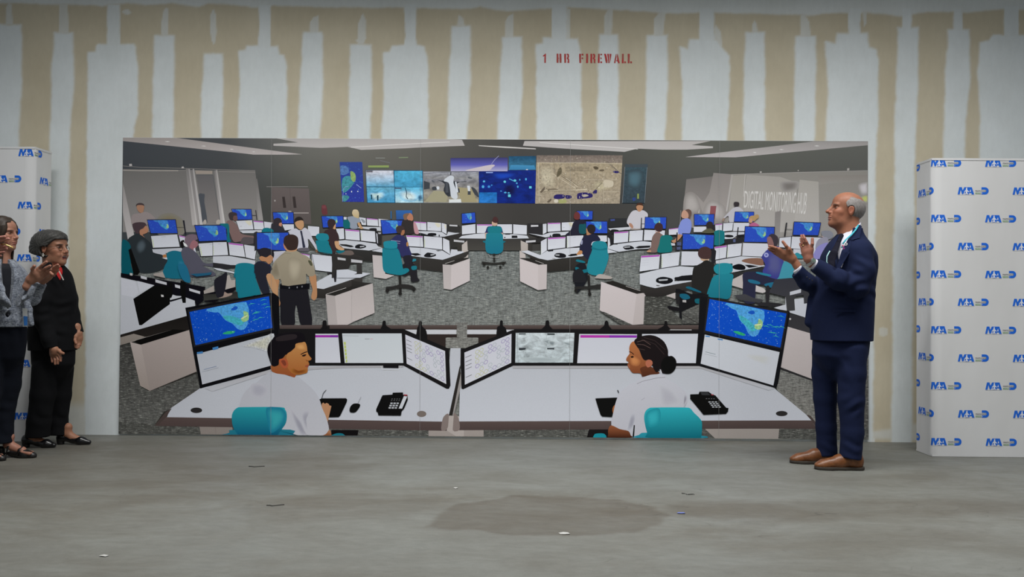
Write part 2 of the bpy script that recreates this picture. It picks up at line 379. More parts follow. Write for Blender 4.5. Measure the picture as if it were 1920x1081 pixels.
def monitor(kind, Q):
    if len(Q) != 4:
        PR.add(Q, hexc('#b6b7bd')); return
    q = [PR.px(*p) for p in Q]
    w = math.dist(q[0], q[1]); bez = max(0.8, w * 0.022)
    if kind != 'x': PR.add(grow(q, bez), hexc(BEZ), raw=True)
    if kind in 'bB':
        PR.mi = 4; PR.add(q, hexc('#2a46a4' if w < 100 else '#1247ad'), raw=True); PR.mi = 3
        FL = smooth_closed([(.22, .02), (.30, .16), (.36, .20), (.42, .45), (.50, .60), (.56, .80), (.63, .86), (.69, .74), (.70, .55), (.73, .35), (.72, .12), (.66, .02)], 3)
        if kind == 'b' : FL = np.clip(FL * [1, .85], 0, 1)
        uvshape(q, FL, '#3f78b4' if w < 100 else '#4a8fc8')
        uvshape(q, smooth_closed([(.40, .32), (.50, .36), (.60, .5), (.66, .62), (.60, .72), (.52, .60), (.44, .48)], 2), '#3f9aa8' if w > 100 else '#3f88b0')
        uvshape(q, smooth_closed([(.66, .30), (.72, .38), (.71, .60), (.64, .62), (.62, .52), (.66, .44)], 2), '#8ab07a')
        PR.mi = 0
        if w > 100:
            uvshape(q, smooth_closed([(.54, .12), (.58, .10), (.60, .17), (.56, .22), (.51, .19)], 2), '#1d4ea8')
            PR.mi = 3; uvshape(q, smooth_closed([(.36, .84), (.42, .80), (.52, .84), (.50, .90), (.42, .89)], 2), '#2f9a6a'); PR.mi = 0
            uvshape(q, [(.62, .50), (.70, .44), (.71, .47), (.63, .53)], '#c3cf9a')
            r = random.Random(int(w))
            for k in range(80):
                u, v = (r.uniform(.02, .97), r.uniform(.03, .96)); 
                if .28 < u < .72 and v < .8 and r.random() < .8: continue
                d = .0035; uvshape(q, [(u - d, v - 2 * d), (u + d, v - 2 * d), (u + d, v + 2 * d), (u - d, v + 2 * d)], r.choice(['#b9cbe8', '#8fb2df', '#7bc0b0']))
            for k in range(9):
                u, v = r.uniform(.72, .93), r.uniform(.1, .75); uvshape(q, [(u, v), (u + .05, v - .04), (u + .10, v), (u + .05, v - .02)], '#3fae96')
        return
    top, bot = ('#b4b5bb', '#bcbec4')
    PR.mi = 0; PR.add(q, hexc(top), hexc(bot), raw=True)
    if kind == 'm':
        uvshape(q, [(.02, .02), (.98, .02), (.98, .12), (.02, .12)], '#9a3f9c')
        for k in range(3): uvshape(q, [(.08, .3 + k * .16), (.45, .3 + k * .16), (.45, .315 + k * .16), (.08, .315 + k * .16)], '#a9aab2')
    if kind == 'y':
        uvshape(q, smooth_closed([(.55, .05), (.8, .05), (.95, .2), (.9, .5), (.75, .55), (.62, .3)], 2), '#bcb8a6')
        uvshape(q, [(.1, .62), (.26, .61), (.26, .64), (.1, .65)], '#85878d')
    if kind == 'g':
        for k in range(5): uvshape(q, [(.02, .3 + k * .14), (.05, .3 + k * .14), (.05, .38 + k * .14), (.02, .38 + k * .14)], '#a9b868')
        uvshape(q, [(.38, .12), (.55, .12), (.55, .145), (.38, .145)], '#9496a0')
    if kind == 'a':
        uvshape(q, smooth_closed([(.2, .2), (.6, .25), (.9, .5), (.6, .8), (.3, .6)], 2), '#7f8389')
def phone(cx, cy, w, flip=False):
    f = -1 if flip else 1
    A = lambda P, c: PR.add([(cx + f * x * w, cy + y * w) for x, y in P], hexc(c))
    A([(-.5, -.02), (-.32, -.28), (.05, -.38), (.48, -.22), (.5, .12), (.15, .30), (-.42, .2)], '#222223')
    A([(.02, -.06), (.42, -.12), (.42, -.05), (.04, .03)], '#a5a7ab'); A([(-.2, -.12), (0, -.15), (.0, -.09), (-.2, -.06)], '#555659')
def run(txt):
    for ln in txt.strip().splitlines():
        ln = ln.split('//')[0].strip()
        if not ln: continue
        a = ln.split(); k = a[0]
        if k == '@': PR.T = (float(a[1]), float(a[2]), float(a[3]))
        elif k == 'k': PR.mi = int(a[1])
        elif k == 'p': PR.add(nums(a[2:]), hexc(a[1]))
        elif k == 's': PR.add(smooth_closed(nums(a[2:]), 3), hexc(a[1]))
        elif k == 'g': PR.add(nums(a[3:]), hexc(a[1]), hexc(a[2]))
        elif k == 'h': PR.add(smooth_closed(nums(a[3:]), 3), hexc(a[1]), hexc(a[2]))
        elif k == 'f':   # soft-edged patch: second colour is the tone it fades into
            P = smooth_closed(nums(a[3:]), 3); c = P.mean(0); n = len(P); c1 = np.array(hexc(a[1])); c2 = np.array(hexc(a[2])); PR.lay += 1
            lv = [(0.0, 1.0), (.35, .9), (.6, .6), (.8, .22), (1.0, 0.0)]; base = len(PR.v)
            for (t, wgt) in lv:
                for p in P:
                    x, y = PR.px(*(c + (p - c) * t)); x = min(max(x, 222), 1628.5); y = min(max(y, 257), 824); w_ = at(x, y, 0)
                    PR.v.append((w_.x, -0.0035 - PR.lay * 0.000014, w_.z)); PR.c.append(tuple(c2 * (1 - wgt) + c1 * wgt))
            for L_ in range(len(lv) - 1):
                for i in range(n):
                    q = [base + L_ * n + i, base + L_ * n + (i + 1) % n, base + (L_ + 1) * n + (i + 1) % n, base + (L_ + 1) * n + i]
                    if L_ == 0: q = [base, q[2], q[3]]
                    PR.f.append(q); PR.m.append(PR.mi)
        elif k == 'e':
            cx, cy, rx, ry = map(float, a[2:6]); n = 16
            PR.add([(cx + rx * math.cos(2 * math.pi * i / n), cy + ry * math.sin(2 * math.pi * i / n)) for i in range(n)], hexc(a[1]))
        elif k == 'o':   # ring
            cx, cy, rx, ry, w = map(float, a[2:7]); n = 12
            for i in range(n):
                t0, t1 = 2 * math.pi * i / n, 2 * math.pi * (i + 1) / n
                PR.add([(cx + rx * math.cos(t0), cy + ry * math.sin(t0)), (cx + rx * math.cos(t1), cy + ry * math.sin(t1)), (cx + (rx - w) * math.cos(t1), cy + (ry - w) * math.sin(t1)), (cx + (rx - w) * math.cos(t0), cy + (ry - w) * math.sin(t0))], hexc(a[1]))
                PR.lay -= 1
            PR.lay += 1
        elif k == 'l':   # line of width in crop units
            w = float(a[2]) / 2; P = nums(a[3:])
            for (x0, y0), (x1, y1) in zip(P, P[1:]):
                d = math.hypot(x1 - x0, y1 - y0) + 1e-9; nx, ny = -(y1 - y0) / d * w, (x1 - x0) / d * w
                PR.add([(x0 + nx, y0 + ny), (x1 + nx, y1 + ny), (x1 - nx, y1 - ny), (x0 - nx, y0 - ny)], hexc(a[1])); PR.lay -= 1
            PR.lay += 1
        elif k == 'm': monitor(a[1], nums(a[2:]))
        elif k == 'P': phone(float(a[1]), float(a[2]), float(a[3]), len(a) > 4)
        elif k == 'F': PR.lay = int(a[1])
# dark back wall of the picture, tones varying along it
def backdrop_grid():
    xs = np.linspace(224, 1627.5, 29); ys = np.linspace(258, 500, 8)
    cx = [224, 420, 600, 760, 960, 1150, 1300, 1627]
    c0 = ['#414448', '#454749', '#6b6a64', '#5d5b55', '#444341', '#484945', '#55564f', '#5b5c57']  # lighter top middle includes the sheet's glossy haze, painted into the ink
    c1 = ['#3c4042', '#3b3d3e', '#46463f', '#4d4b46', '#3a3836', '#3c3b39', '#454543', '#4a4a48']
    def col(x, y):
        t = min(max((y - 262) / 110, 0), 1)
        C = lambda L: np.array([np.interp(x, cx, [hexc(h)[k] for h in L]) for k in range(3)])
        return C(c0) * (1 - t) + C(c1) * t
    for j in range(7):
        for i in range(28):
            q = [(xs[i], ys[j]), (xs[i + 1], ys[j]), (xs[i + 1], ys[j + 1]), (xs[i], ys[j + 1])]
            b = len(PR.v)
            for x, y in q:
                xx = x
                if i == 0 and x == xs[0]: xx = 231 - (y - 258) * 7 / 554
                yy = y + (0 if y > 258 else 7 * (x - 231) / 1396)
                w = at(xx, yy, 0); PR.v.append((w.x, -0.0035, w.z)); PR.c.append(tuple(col(x, y)))
            PR.f.append([b, b + 1, b + 2, b + 3]); PR.m.append(0)
backdrop_grid()
PR.lay = 2
ART = '''
@ 0 0 1
k 1
g #646866 #80807a 227.9 470 1627 470 1627 823 224 812
k 0
// darker carpet in the shade of the desks
// ---- ceiling panels
@ 220 250 5.407
g #8f8884 #a39c99 60 42 600 45 1622 180 1878 213 1622 216 1380 215 1300 205 60 78
p #c9c4c0 480 82 510 79 540 83 510 88
p #c9c4c0 850 127 880 124 905 129 880 132
p #c9c4c0 1140 160 1160 157 1182 161 1160 165
p #c9c4c0 1365 186 1385 184 1402 187 1385 190
@ 500 250 5.407
g #9c9895 #aaa5a2 70 105 320 92 100 50 1880 60 1981 65 2009 125 1514 145 1400 152 960 167 820 137 700 142 550 147 70 125
p #c3bfbb 850 136 1622 94 1855 84 1855 90 1622 101 860 144
@ 780 250 5.407
p #aaa6a2 632 120 900 132 1215 152 1215 162 900 148 640 128
p #c3c0bc 640 123 1205 154 1205 158 640 128
@ 1060 250 5.407
g #a39e9b #a9a5a2 -413 78 1470 78 1280 118 1495 132 1495 150 1230 165 980 165 730 155 600 187 0 155 -430 125
p #c6c3bf -260 90 0 106 735 157 735 162 0 113 -260 95
@ 1340 250 5.407
g #8d8986 #a39d9b -300 240 0 200 600 130 1000 82 1550 84 1550 120 210 243
p #c9c4c0 385 193 405 189 425 194 405 198
p #c9c4c0 650 163 675 160 700 164 675 168
p #c9c4c0 1005 126 1035 122 1065 127 1035 131
// ---- glass room at the left
@ 220 250 5.407
g #64625f #7e7a77 58 360 1400 380 1410 470 1480 880 1480 1000 58 1000
p #4f5153 800 420 975 420 1045 910 880 910 865 700
g #5c5a5a #77726f 805 425 970 425 1040 905 900 910 830 600
s #484b50 825 620 870 612 888 622 885 700 915 900 865 900 850 760
l #7b7773 5 60 330 240 345 700 355 1400 378
l #9b948c 8 60 373 240 378 620 378
l #7a7672 5 620 378 700 372
p #8c8279 790 375 965 380 965 412 800 412
l #736f6b 10 1030 385 1400 395
p #a8a3a0 122 310 148 308 152 330 125 332
p #a8a3a0 655 338 672 335 680 352 652 352
g #6f6c6a #a09b98 695 360 735 360 815 930 762 930
g #8a8684 #aca8a5 723 360 738 360 818 930 800 930
g #6f6c6a #8d8886 738 370 772 370 830 925 815 930
g #918d8b #aeaaa8 765 360 780 360 868 925 838 925
g #75716f #a19c9a 985 375 1012 370 1092 915 1050 915
g #8f8b88 #b2aeab 1000 372 1015 370 1095 915 1075 915
g #65625f #8a8684 1400 460 1420 460 1480 880 1432 880
g #87827f #aaa5a3 58 500 75 570 175 1040 110 1081 58 800
s #9d968e 880 880 900 875 905 915 870 915
s #9d968e 1010 880 1040 875 1045 915 1005 915
// ---- doors
@ 500 250 5.407
l #6d6a67 8 0 540 420 540
g #5c5452 #524b49 50 545 430 560 455 920 45 905
l #4c4543 3 238 552 250 912
p #36302f 158 642 185 642 200 755 170 755
p #36302f 263 640 290 640 305 755 275 755
l #8e8682 10 275 806 428 806
p #9b9490 222 785 252 785 252 798 222 798
s #5c3437 560 732 600 728 615 780 615 820 565 818
p #6a3c40 560 732 600 728 603 760 566 762
e #8e8a86 85 682 9 9
// ---- screens along the far wall
k 4
g #2e3f80 #2b3488 740 290 970 290 990 695 768 693
k 3
s #3f7f88 770 460 830 430 890 470 860 540 790 600 765 560
s #7f9a5c 850 385 890 400 905 440 895 490 860 470
s #3f7a80 770 630 840 640 800 690 772 680
s #4a6a9a 750 330 820 340 830 400 760 420
k 0
l #8f9bc0 4 910 515 960 555
l #7f8bb8 4 770 690 780 560 800 540 830 540
e #b8bfd6 925 588 6 6
e #b8bfd6 805 612 5 5
e #b8bfd6 862 590 5 9
p #7f8f55 1030 326 1240 324 1240 345 1030 345
p #4f584c 1040 345 1240 345 1240 356 1040 356
p #6e7860 1340 240 1435 238 1435 250 1340 252
l #8a8d88 5 1105 250 1200 250
l #74777a 4 1150 275 1250 300
p #1c3f5a 1003 372 1583 375 1592 705 1018 703
k 2
g #b9b8bf #4f93b2 1008 377 1286 377 1292 540 1014 538
g #4a9dbd #3f86a8 1295 380 1578 380 1581 541 1297 541
g #5f9ab2 #3f86ad 1015 545 1296 545 1299 700 1024 700
g #4fa0c0 #9fbcc9 1302 545 1581 545 1586 702 1306 702
f #b9c6ce #7aabc4 1340 600 1420 580 1500 600 1540 640 1500 690 1380 680
f #1f4f70 #7aabc4 1530 630 1570 620 1580 660 1545 690
f #b0cad6 #5590b2 1040 600 1100 600 1190 590 1200 640 1110 690 1060 660
k 0
l #16303f 7 1405 550 1420 600 1415 640 1432 665
p #1d4050 1055 620 1070 620 1072 665 1060 670
p #1d4050 1118 630 1135 625 1135 680 1120 682
p #5d5a60 1010 378 1075 378 1075 395 1010 395
p #3f4a60 1300 548 1368 550 1368 562 1300 562
@ 780 250 5.407
p #77797e 70 385 637 385 637 705 76 705
k 2
g #85868d #7d7c7a 75 390 635 390 635 470 75 460
g #74747a #8a8370 78 460 635 470 635 700 78 700
k 0
p #8f8a72 90 690 180 580 310 590 320 640 310 700
p #8f8668 430 545 570 560 620 700 470 700 430 610
l #45484d 4 75 410 250 392 630 388
s #2f3237 205 465 260 480 330 470 420 490 500 485 510 492 420 505 400 600 330 640 280 580 290 510
s #b4b8bd 280 480 340 430 385 440 380 500 410 580 420 660 360 650 345 560 330 500
p #c2c5c9 335 670 455 665 460 700 335 702
p #45484d 300 500 325 500 330 600 300 600
p #b9bdc2 518 530 545 530 552 600 530 600
p #3d4045 525 585 555 585 555 622 525 622
p #b9bdc2 540 550 552 550 552 560 540 560
s #3a3d42 165 545 200 540 210 570 170 575
s #b9bdc2 210 540 235 540 235 565 215 568
p #3a3d42 80 480 140 500 140 560 80 570
s #3a3d42 560 545 600 560 630 610 635 650 590 610
s #54575c 530 440 570 450 560 460 530 455
s #54575c 160 470 190 490 185 500 165 492
p #35383d 345 420 358 420 358 390 352 390
p #b9bdc2 395 490 410 490 430 595 410 600
p #35383d 425 555 440 560 445 600 430 600
l #6a6d72 3 75 445 300 420
l #6a6d72 3 420 440 635 400
g #3a3a5c #8f8cae 350 250 930 245 930 384 352 384
g #34345c #55559c 350 250 930 245 930 320 352 320
g #55559c #9b98b2 352 320 930 320 930 384 352 384
s #b3a9ac 500 378 600 350 760 318 800 325 770 350 740 375 620 380
l #8e8cb0 5 765 312 800 265 840 228
k 2
g #1f4560 #3a6c86 940 232 1215 230 1215 370 940 372
g #14256a #13266c 638 386 928 386 928 374 1215 374 1208 710 640 705
k 0
g #3f7fa5 #356f96 960 320 1200 325 1210 368 945 368
k 2
f #0a1238 #14266b 880 540 930 500 1000 520 1030 570 1000 640 920 650 870 600
g #1f62a2 #2a6aad 640 598 820 598 820 705 640 705
k 0
f #1c3fa0 #14266b 780 400 1000 400 1000 440 860 470 790 450
e #4fa0d6 690 487 12 10
e #4a9ad0 680 540 13 15
e #3a80bd 740 540 14 12
e #3a80bd 768 525 8 7
e #5cb5e8 900 490 13 12
e #5cb5e8 1003 478 14 12
e #4a9ad0 1022 505 8 9
e #4a9ad0 1032 540 8 12
p #5cb5e8 1147 535 1172 535 1172 558 1147 558
e #4a9ad0 1115 465 9 13
e #3a80bd 1052 470 8 9
e #4a9ad0 905 600 14 8
e #4a9ad0 940 603 12 7
p #5cb5e8 933 618 960 618 960 645 933 645
l #4a9ad0 8 945 460 990 482
e #3a80bd 862 585 10 6
p #7f93c8 710 392 780 392 780 402 710 402
p #b8bcc8 1115 362 1135 362 1135 372 1115 372
// aerial view
k 5
g #6b6058 #7d7268 1222 222 2094 222 2090 300 1222 300
g #93866f #8f8473 1220 295 2090 300 2064 712 1208 712
f #aaa18b #8b7f6c 1260 320 1400 330 1420 560 1270 560 1245 450
f #a1987f #8b7f6c 1790 480 1960 480 2000 560 1800 600
k 0
s #b0a692 1900 480 1960 475 2000 490 1990 540 1910 545
l #b7ad97 9 1255 575 1520 580 1735 568
l #69604f 5 1300 583 1620 580
l #b7ad97 5 1390 410 1622 560
l #6d6454 5 1455 400 1640 530
l #4f483f 4 1470 430 1622 530
l #b7ad97 5 1520 450 1640 545
l #7a6f5e 5 1395 230 1405 400
l #857a68 6 1445 230 1460 380
l #9d927d 4 1640 430 1700 425 1880 402
l #6f665a 6 1875 250 2080 410
l #57504a 4 1935 280 2090 420
l #6f6552 6 1780 610 1885 500
l #b9af99 4 1240 300 1250 700
l #b9af99 4 1222 300 1700 298 2090 310
l #a99f8c 4 1905 400 1900 700
l #a99f8c 4 1640 520 1720 470 2050 470
l #a99f8c 4 1900 590 2060 590
l #857b69 3 1230 640 1500 650 1640 600
l #857b69 3 1640 690 1780 600
s #2a2457 1400 635 1430 618 1500 622 1510 650 1460 665 1402 660
s #2a2457 1515 628 1565 630 1572 650 1530 662
s #2a2457 1520 632 1570 630 1575 655 1525 662
s #2a2457 1640 610 1700 598 1760 605 1790 620 1780 650 1700 660 1640 665 1632 640
s #a39b8c 1680 625 1720 618 1750 632 1700 645
s #2a2457 1795 590 1830 570 1832 605 1800 612
s #2a2457 2000 380 2050 385 2050 402 2005 400
s #4f4638 1795 340 1830 335 1850 355 1820 368
s #5b5142 1860 370 1900 365 1905 380 1865 384
s #57503f 1440 370 1470 345 1475 400 1440 440 1425 430
s #8f9060 1450 670 1500 665 1530 690 1500 708 1450 705
e #b9b2a2 1420 685 22 18
s #6b6152 1340 562 1430 560 1430 572 1340 575
s #5a5044 1260 590 1300 545 1310 560 1275 600
s #5a5044 1330 690 1370 660 1370 680 1345 700
'''
run(ART)
# rows of small hangars and lots in the aerial picture
PR.T = (780, 250, 5.407)
_r = random.Random(5)
for j in range(3):
    for i in range(26):
        u, v = 1515 + i * 9.4, 340 + j * 17
        PR.add([(u, v), (u + 5, v), (u + 5, v + 7), (u, v + 7)], hexc('#4d453c')); PR.lay -= 1
for k in range(230):
    u, v = _r.uniform(1230, 2050), _r.uniform(235, 700); w, h = _r.uniform(2, 15), _r.uniform(2, 7)
    if _r.random() < .35: w, h = h * .7, w * 1.5
    PR.add([(u, v), (u + w, v), (u + w, v + h), (u, v + h)], hexc(_r.choice(['#6f6657', '#b9b09f', '#857b6b', '#a89f8d', '#5d554a', '#c4bcad']))); PR.lay -= 1
PR.lay += 2
ART2 = '''
@ 1060 250 5.407
l #6f7478 3 607 330 830 330
g #3c454b #2b3236 605 312 835 312 800 710 577 710
k 3
g #35464d #333d44 612 345 825 345 798 700 582 700
k 0
f #47616b #344046 640 380 760 370 790 450 740 560 640 540 620 450
l #7a8288 3 603 340 578 705
l #7a8288 3 828 345 802 705
p #7e8a4a 728 612 745 612 745 662 728 662
s #2f3f74 680 655 705 650 712 675 685 685
s #35406a 455 870 490 862 500 885 460 895
p #2e2f30 440 860 760 860 760 960 430 950
p #3c4678 455 872 495 868 495 888 460 890
// right hand wall with arches
g #66625e #8a8481 1225 465 1684 415 2300 400 2300 1100 1175 940
f #9b9692 #7b7672 1190 800 1205 640 1260 592 1330 625 1380 740 1350 815 1200 830
g #7b7672 #8f8985 1330 625 1400 700 1460 600 1500 400 1684 415 1684 900 1400 830
f #a39e9b #827d79 1390 815 1420 720 1480 675 1560 700 1622 760 1622 900 1400 850
p #a5a09d 1345 800 1360 765 1355 815
p #7a4a4d 1470 735 1530 735 1512 870 1462 830
@ 1340 250 5.407
g #7d7a74 #8c8884 165 415 1548 378 1548 1300 100 1300 125 700
g #8b8780 #97938e 180 430 300 420 290 900 130 900
g #8f8b85 #9b9792 320 420 660 440 830 500 830 1000 290 1000 300 600
g #949089 #a29e9a 860 470 1050 490 1060 1080 780 1080
f #6a6662 #8c8884 660 500 740 485 850 490 840 560 760 590 680 585
g #7b7670 #85817c 1050 430 1548 420 1548 480 1250 500 1050 520
f #b4b0b2 #86827e 1450 520 1540 490 1548 520 1548 620 1480 620
f #a9ae62 #86827e 1480 640 1548 625 1548 700 1500 690
g #75716e #83807d 610 800 670 780 655 1080 600 1070
l #a8a49f 6 308 410 290 640
l #8a8682 7 165 418 850 395 1548 378
g #8f8b86 #a29e9b 165 420 185 420 150 650 125 790 112 790
p #9c9893 835 380 850 368 850 385
p #9c9893 1340 355 1362 352 1362 375 1340 378
p #9c9893 455 385 475 385 475 400 455 402
'''
run(ART2)
# lettering on the glass wall, leaning with the wall
def wall_words():
    co, fa = text_mesh('DIGITAL MONITORING HUB', 1.0, 0.0, 1.0)
    x0, x1 = co[:, 0].min(), co[:, 0].max(); y0, y1 = 0.0, co[:, 1].max()
    q = [(1395.5, 357.5), (1513.5, 361), (1510, 401.5), (1394, 389)]
    PR.lay += 1; c = hexc('#b9b6b2')
    for f in fa:
        b = len(PR.v)
        for i in f:
            u = (co[i, 0] - x0) / (x1 - x0); v = 1 - (co[i, 1] - y0) / (y1 - y0)
            X, Y = lerpq(q, u ** .93, v); w = at(X, Y, 0)
            PR.v.append((w.x, -0.0035 - PR.lay * 0.000014, w.z)); PR.c.append(tuple(c))
        PR.f.append(list(range(b, b + len(f)))); PR.m.append(0)
wall_words()
ART3 = '''
// ================= left back rows
@ 220 380 7.72
e #43393a 335 38 60 36
s #95705a 290 38 385 40 390 90 370 150 330 140 295 100
s #857b79 340 150 230 170 205 260 240 320 440 320 440 250 560 245 500 170 420 130
f #736a53 #747169 560 330 600 200 700 150 800 150 900 200 960 270 960 460 600 460
p #26252a 950 255 975 255 1003 460 985 462
l #29282b 7 870 357 972 357
m b 440 252 843 248 875 438 490 440
m g 492 482 870 456 908 636 520 650
m m 893 468 1000 492 1030 640 925 600
p #a9abb1 510 672 930 652 975 700 700 730 740 800 530 740
s #202124 920 560 960 545 980 580 960 640 925 640
s #42363a 225 310 300 282 400 288 428 335 405 370 350 380 330 440 280 445 245 390
s #9c7058 420 330 455 385 440 430 400 450 370 465 405 505 340 470 330 400 380 370
s #2b3033 150 540 280 450 350 470 420 520 500 600 510 700 560 730 660 755 660 800 740 830 760 900 560 1000 340 1010 230 900 200 700
f #4c565c #2b3033 300 560 380 520 430 600 400 700 320 740 270 660
s #9f6a40 665 755 715 748 720 785 672 792
p #b5b7bb 650 795 740 790 765 825 700 815
s #154e58 68 570 150 555 200 630 190 690 205 900 230 1040 68 1040
p #0e1012 165 680 205 660 330 1000 300 1040 240 1040
s #1d6072 715 760 740 715 820 692 910 705 960 740 980 800 985 900 1060 1081 690 1081 680 940 730 840
f #3f84a4 #1d6072 880 850 960 850 1010 980 1060 1090 930 1090
s #6a5a63 985 500 1060 455 1150 465 1190 515 1120 550 1060 600 1040 650 990 620
s #8a6065 1110 540 1185 590 1150 640 1110 690 1050 670 1060 600
s #4e4d58 930 740 960 650 1050 655 1110 690 1180 760 1240 850 1310 880 1440 870 1544 895 1544 945 1400 930 1240 910 1400 1000 1400 1060 1060 1070 985 900
s #1a1718 920 590 940 545 975 545 960 600 950 650
p #c4c4c8 955 565 1000 595 1025 630 1000 640 970 620
p #b6b8bf 1110 660 1130 650 1145 720 1110 690
// second island monitors
@ 0 0 1
m b 366 423 423.7 422.5 426 450 374 452
m g 372.5 456.5 426 453 429 478 377.5 480
@ 400 380 7.72
p #313034 612 105 622 105 640 245 628 245
l #313034 6 560 182 630 182
m b 268 95 550 97 565 240 330 245
m y 335 262 565 252 585 385 380 390
m m 582 258 725 272 740 388 597 385
m w 737 272 860 288 845 345 815 392 745 387
p #b0b2b7 380 400 700 395 720 430 600 440 430 440
s #3a3335 225 160 270 135 340 150 345 190 310 240 260 250 235 220
s #5f4845 300 190 345 190 355 240 320 265 290 240
s #6f5a57 190 290 250 250 310 285 360 345 400 440 500 470 600 490 590 570 400 560 300 565 240 430
s #4f494b 400 560 440 500 540 500 600 520 590 590 430 600
s #1c5f68 90 310 180 300 230 320 240 500 260 560 200 560 200 380
s #2d2b2c 600 430 650 430 640 600 590 610 590 500
m g 0 572 195 568 220 755 0 765
m m 222 575 435 600 465 785 242 757
m w 450 605 632 632 605 820 475 790
p #aeb0b5 0 775 235 768 610 835 610 890 350 900 320 930 120 880 0 865
p #2b2a2c 0 870 130 880 260 900 330 900 330 940 150 960 0 935
p #b4b6bb 0 940 100 950 340 1010 340 1030 60 975
m b 868 142 1160 142 1165 300 885 300
m w 1000 312 1168 312 1172 380 1040 400
m w 1372 335 1537 348 1535 480 1380 478
s #322d30 875 250 930 218 985 240 995 300 960 330 890 325
s #a87760 955 300 995 290 990 340 960 350
s #2f2e33 845 300 900 330 970 335 1060 420 1080 430 860 430
s #1a6570 712 400 730 370 790 362 860 385 866 430 712 430
p #302f33 590 430 1095 415 1095 460 600 470
s #2a2625 1180 280 1182 240 1215 208 1265 205 1300 235 1300 258 1240 260 1195 290
s #a88260 1190 280 1295 255 1315 330 1300 365 1270 392 1210 350
s #adacb4 1090 430 1110 400 1190 370 1240 395 1280 395 1330 360 1400 420 1440 520 1520 660 1500 690 1440 600 1372 520 1375 650 1220 670 1200 560
p #2d2e3c 1257 405 1287 405 1300 480 1337 640 1318 655 1298 645 1275 480
s #a87f60 1480 680 1515 670 1530 705 1505 718 1485 705
s #5a565c 1225 665 1300 650 1380 655 1385 700 1250 700
m b 635 437 1090 432 1050 690 640 670
p #2e2d31 600 430 632 430 640 680 600 700
p #24232a 630 668 1060 690 1060 700 640 690
p #a9a8b0 880 705 1050 695 1040 740 880 880
m m 1215 720 1400 752 1400 880 1260 800
m w 1425 745 1560 760 1560 975 1440 970
p #a4a2ab 860 800 1000 720 1250 730 1400 900 1400 1000 900 1000
s #28252a 645 690 740 650 850 680 885 740 870 800 830 760 760 790 700 800 665 740
s #a37453 830 755 870 800 840 870 800 885 765 850 700 840 670 800 700 770 770 790
s #26283b 600 900 670 845 770 870 850 930 830 1081 600 1081
s #1f6e7c 325 930 350 885 450 868 570 885 610 930 590 1000 600 1085 325 1085
s #1a5f6c 325 1030 460 1040 605 1020 605 1085 325 1085
// ================= officer and middle island
@ 480 430 5.405
p #b1b3b8 560 560 780 440 800 410 1081 440 1081 470 690 602 620 606 590 570
m w 570 250 768 270 780 432 605 412
p #2a292c 780 220 800 220 825 400 815 530 798 535 780 430
p #262526 720 440 780 440 780 455 730 455
g #3a3735 #2a2826 590 590 690 604 1081 470 1081 580 720 655 700 700 600 690
g #a8a09d #b1a8a5 800 672 1081 575 1081 890 930 965 825 965
g #9b9390 #a39b98 708 658 802 672 828 966 735 966
p #282624 735 655 920 592 1081 535 1081 577 800 668
l #c4beba 3 712 656 760 640 915 590
p #7b7775 545 690 700 700 735 965 560 965
k 1
g #4f504f #6a6b69 545 690 708 705 735 965 560 965 550 800
k 0
s #201f23 245 555 310 570 450 560 510 545 530 620 550 760 570 968 460 968 425 820 408 760 395 850 390 968 265 968 250 800
s #a17655 150 488 235 498 228 600 228 680 250 740 240 778 222 760 208 700 160 600
s #a17655 540 470 605 452 618 560 622 660 612 700 588 716 562 690 570 640 575 600
h #8d8472 #827968 290 230 340 215 410 215 470 250 520 272 575 330 602 455 540 475 510 450 508 545 400 577 275 575 250 500 150 487 165 400 190 325
f #746b5a #8a8170 160 400 190 330 215 320 240 400 250 500 152 487
f #9d9481 #877e6d 330 300 420 290 470 340 440 480 380 520 330 450
s #4a4a3a 530 315 560 320 575 360 555 365
p #151519 245 560 330 572 510 548 545 545 545 600 400 612 250 600
e #6f7075 340 590 6 10
e #6f7075 420 585 6 10
e #6f7075 470 578 6 10
s #a37258 280 145 300 150 308 200 290 190
s #a88060 305 185 410 180 412 215 360 225 312 215
s #352926 283 140 290 80 330 55 380 52 425 80 432 140 415 195 370 212 325 205 300 170
l #6d6657 3 240 275 300 240 360 245
// chair behind the seated operator, below
@ 220 480 6.007
s #1d6b79 1335 130 1350 95 1430 80 1530 95 1555 130 1545 200 1620 420 1550 440 1370 470 1340 330
s #25262e 1550 90 1640 70 1740 130 1740 160 1680 230 1720 400 1640 420 1560 220
s #a98260 1680 225 1740 200 1802 330 1802 470 1740 380
'''
run(ART3)
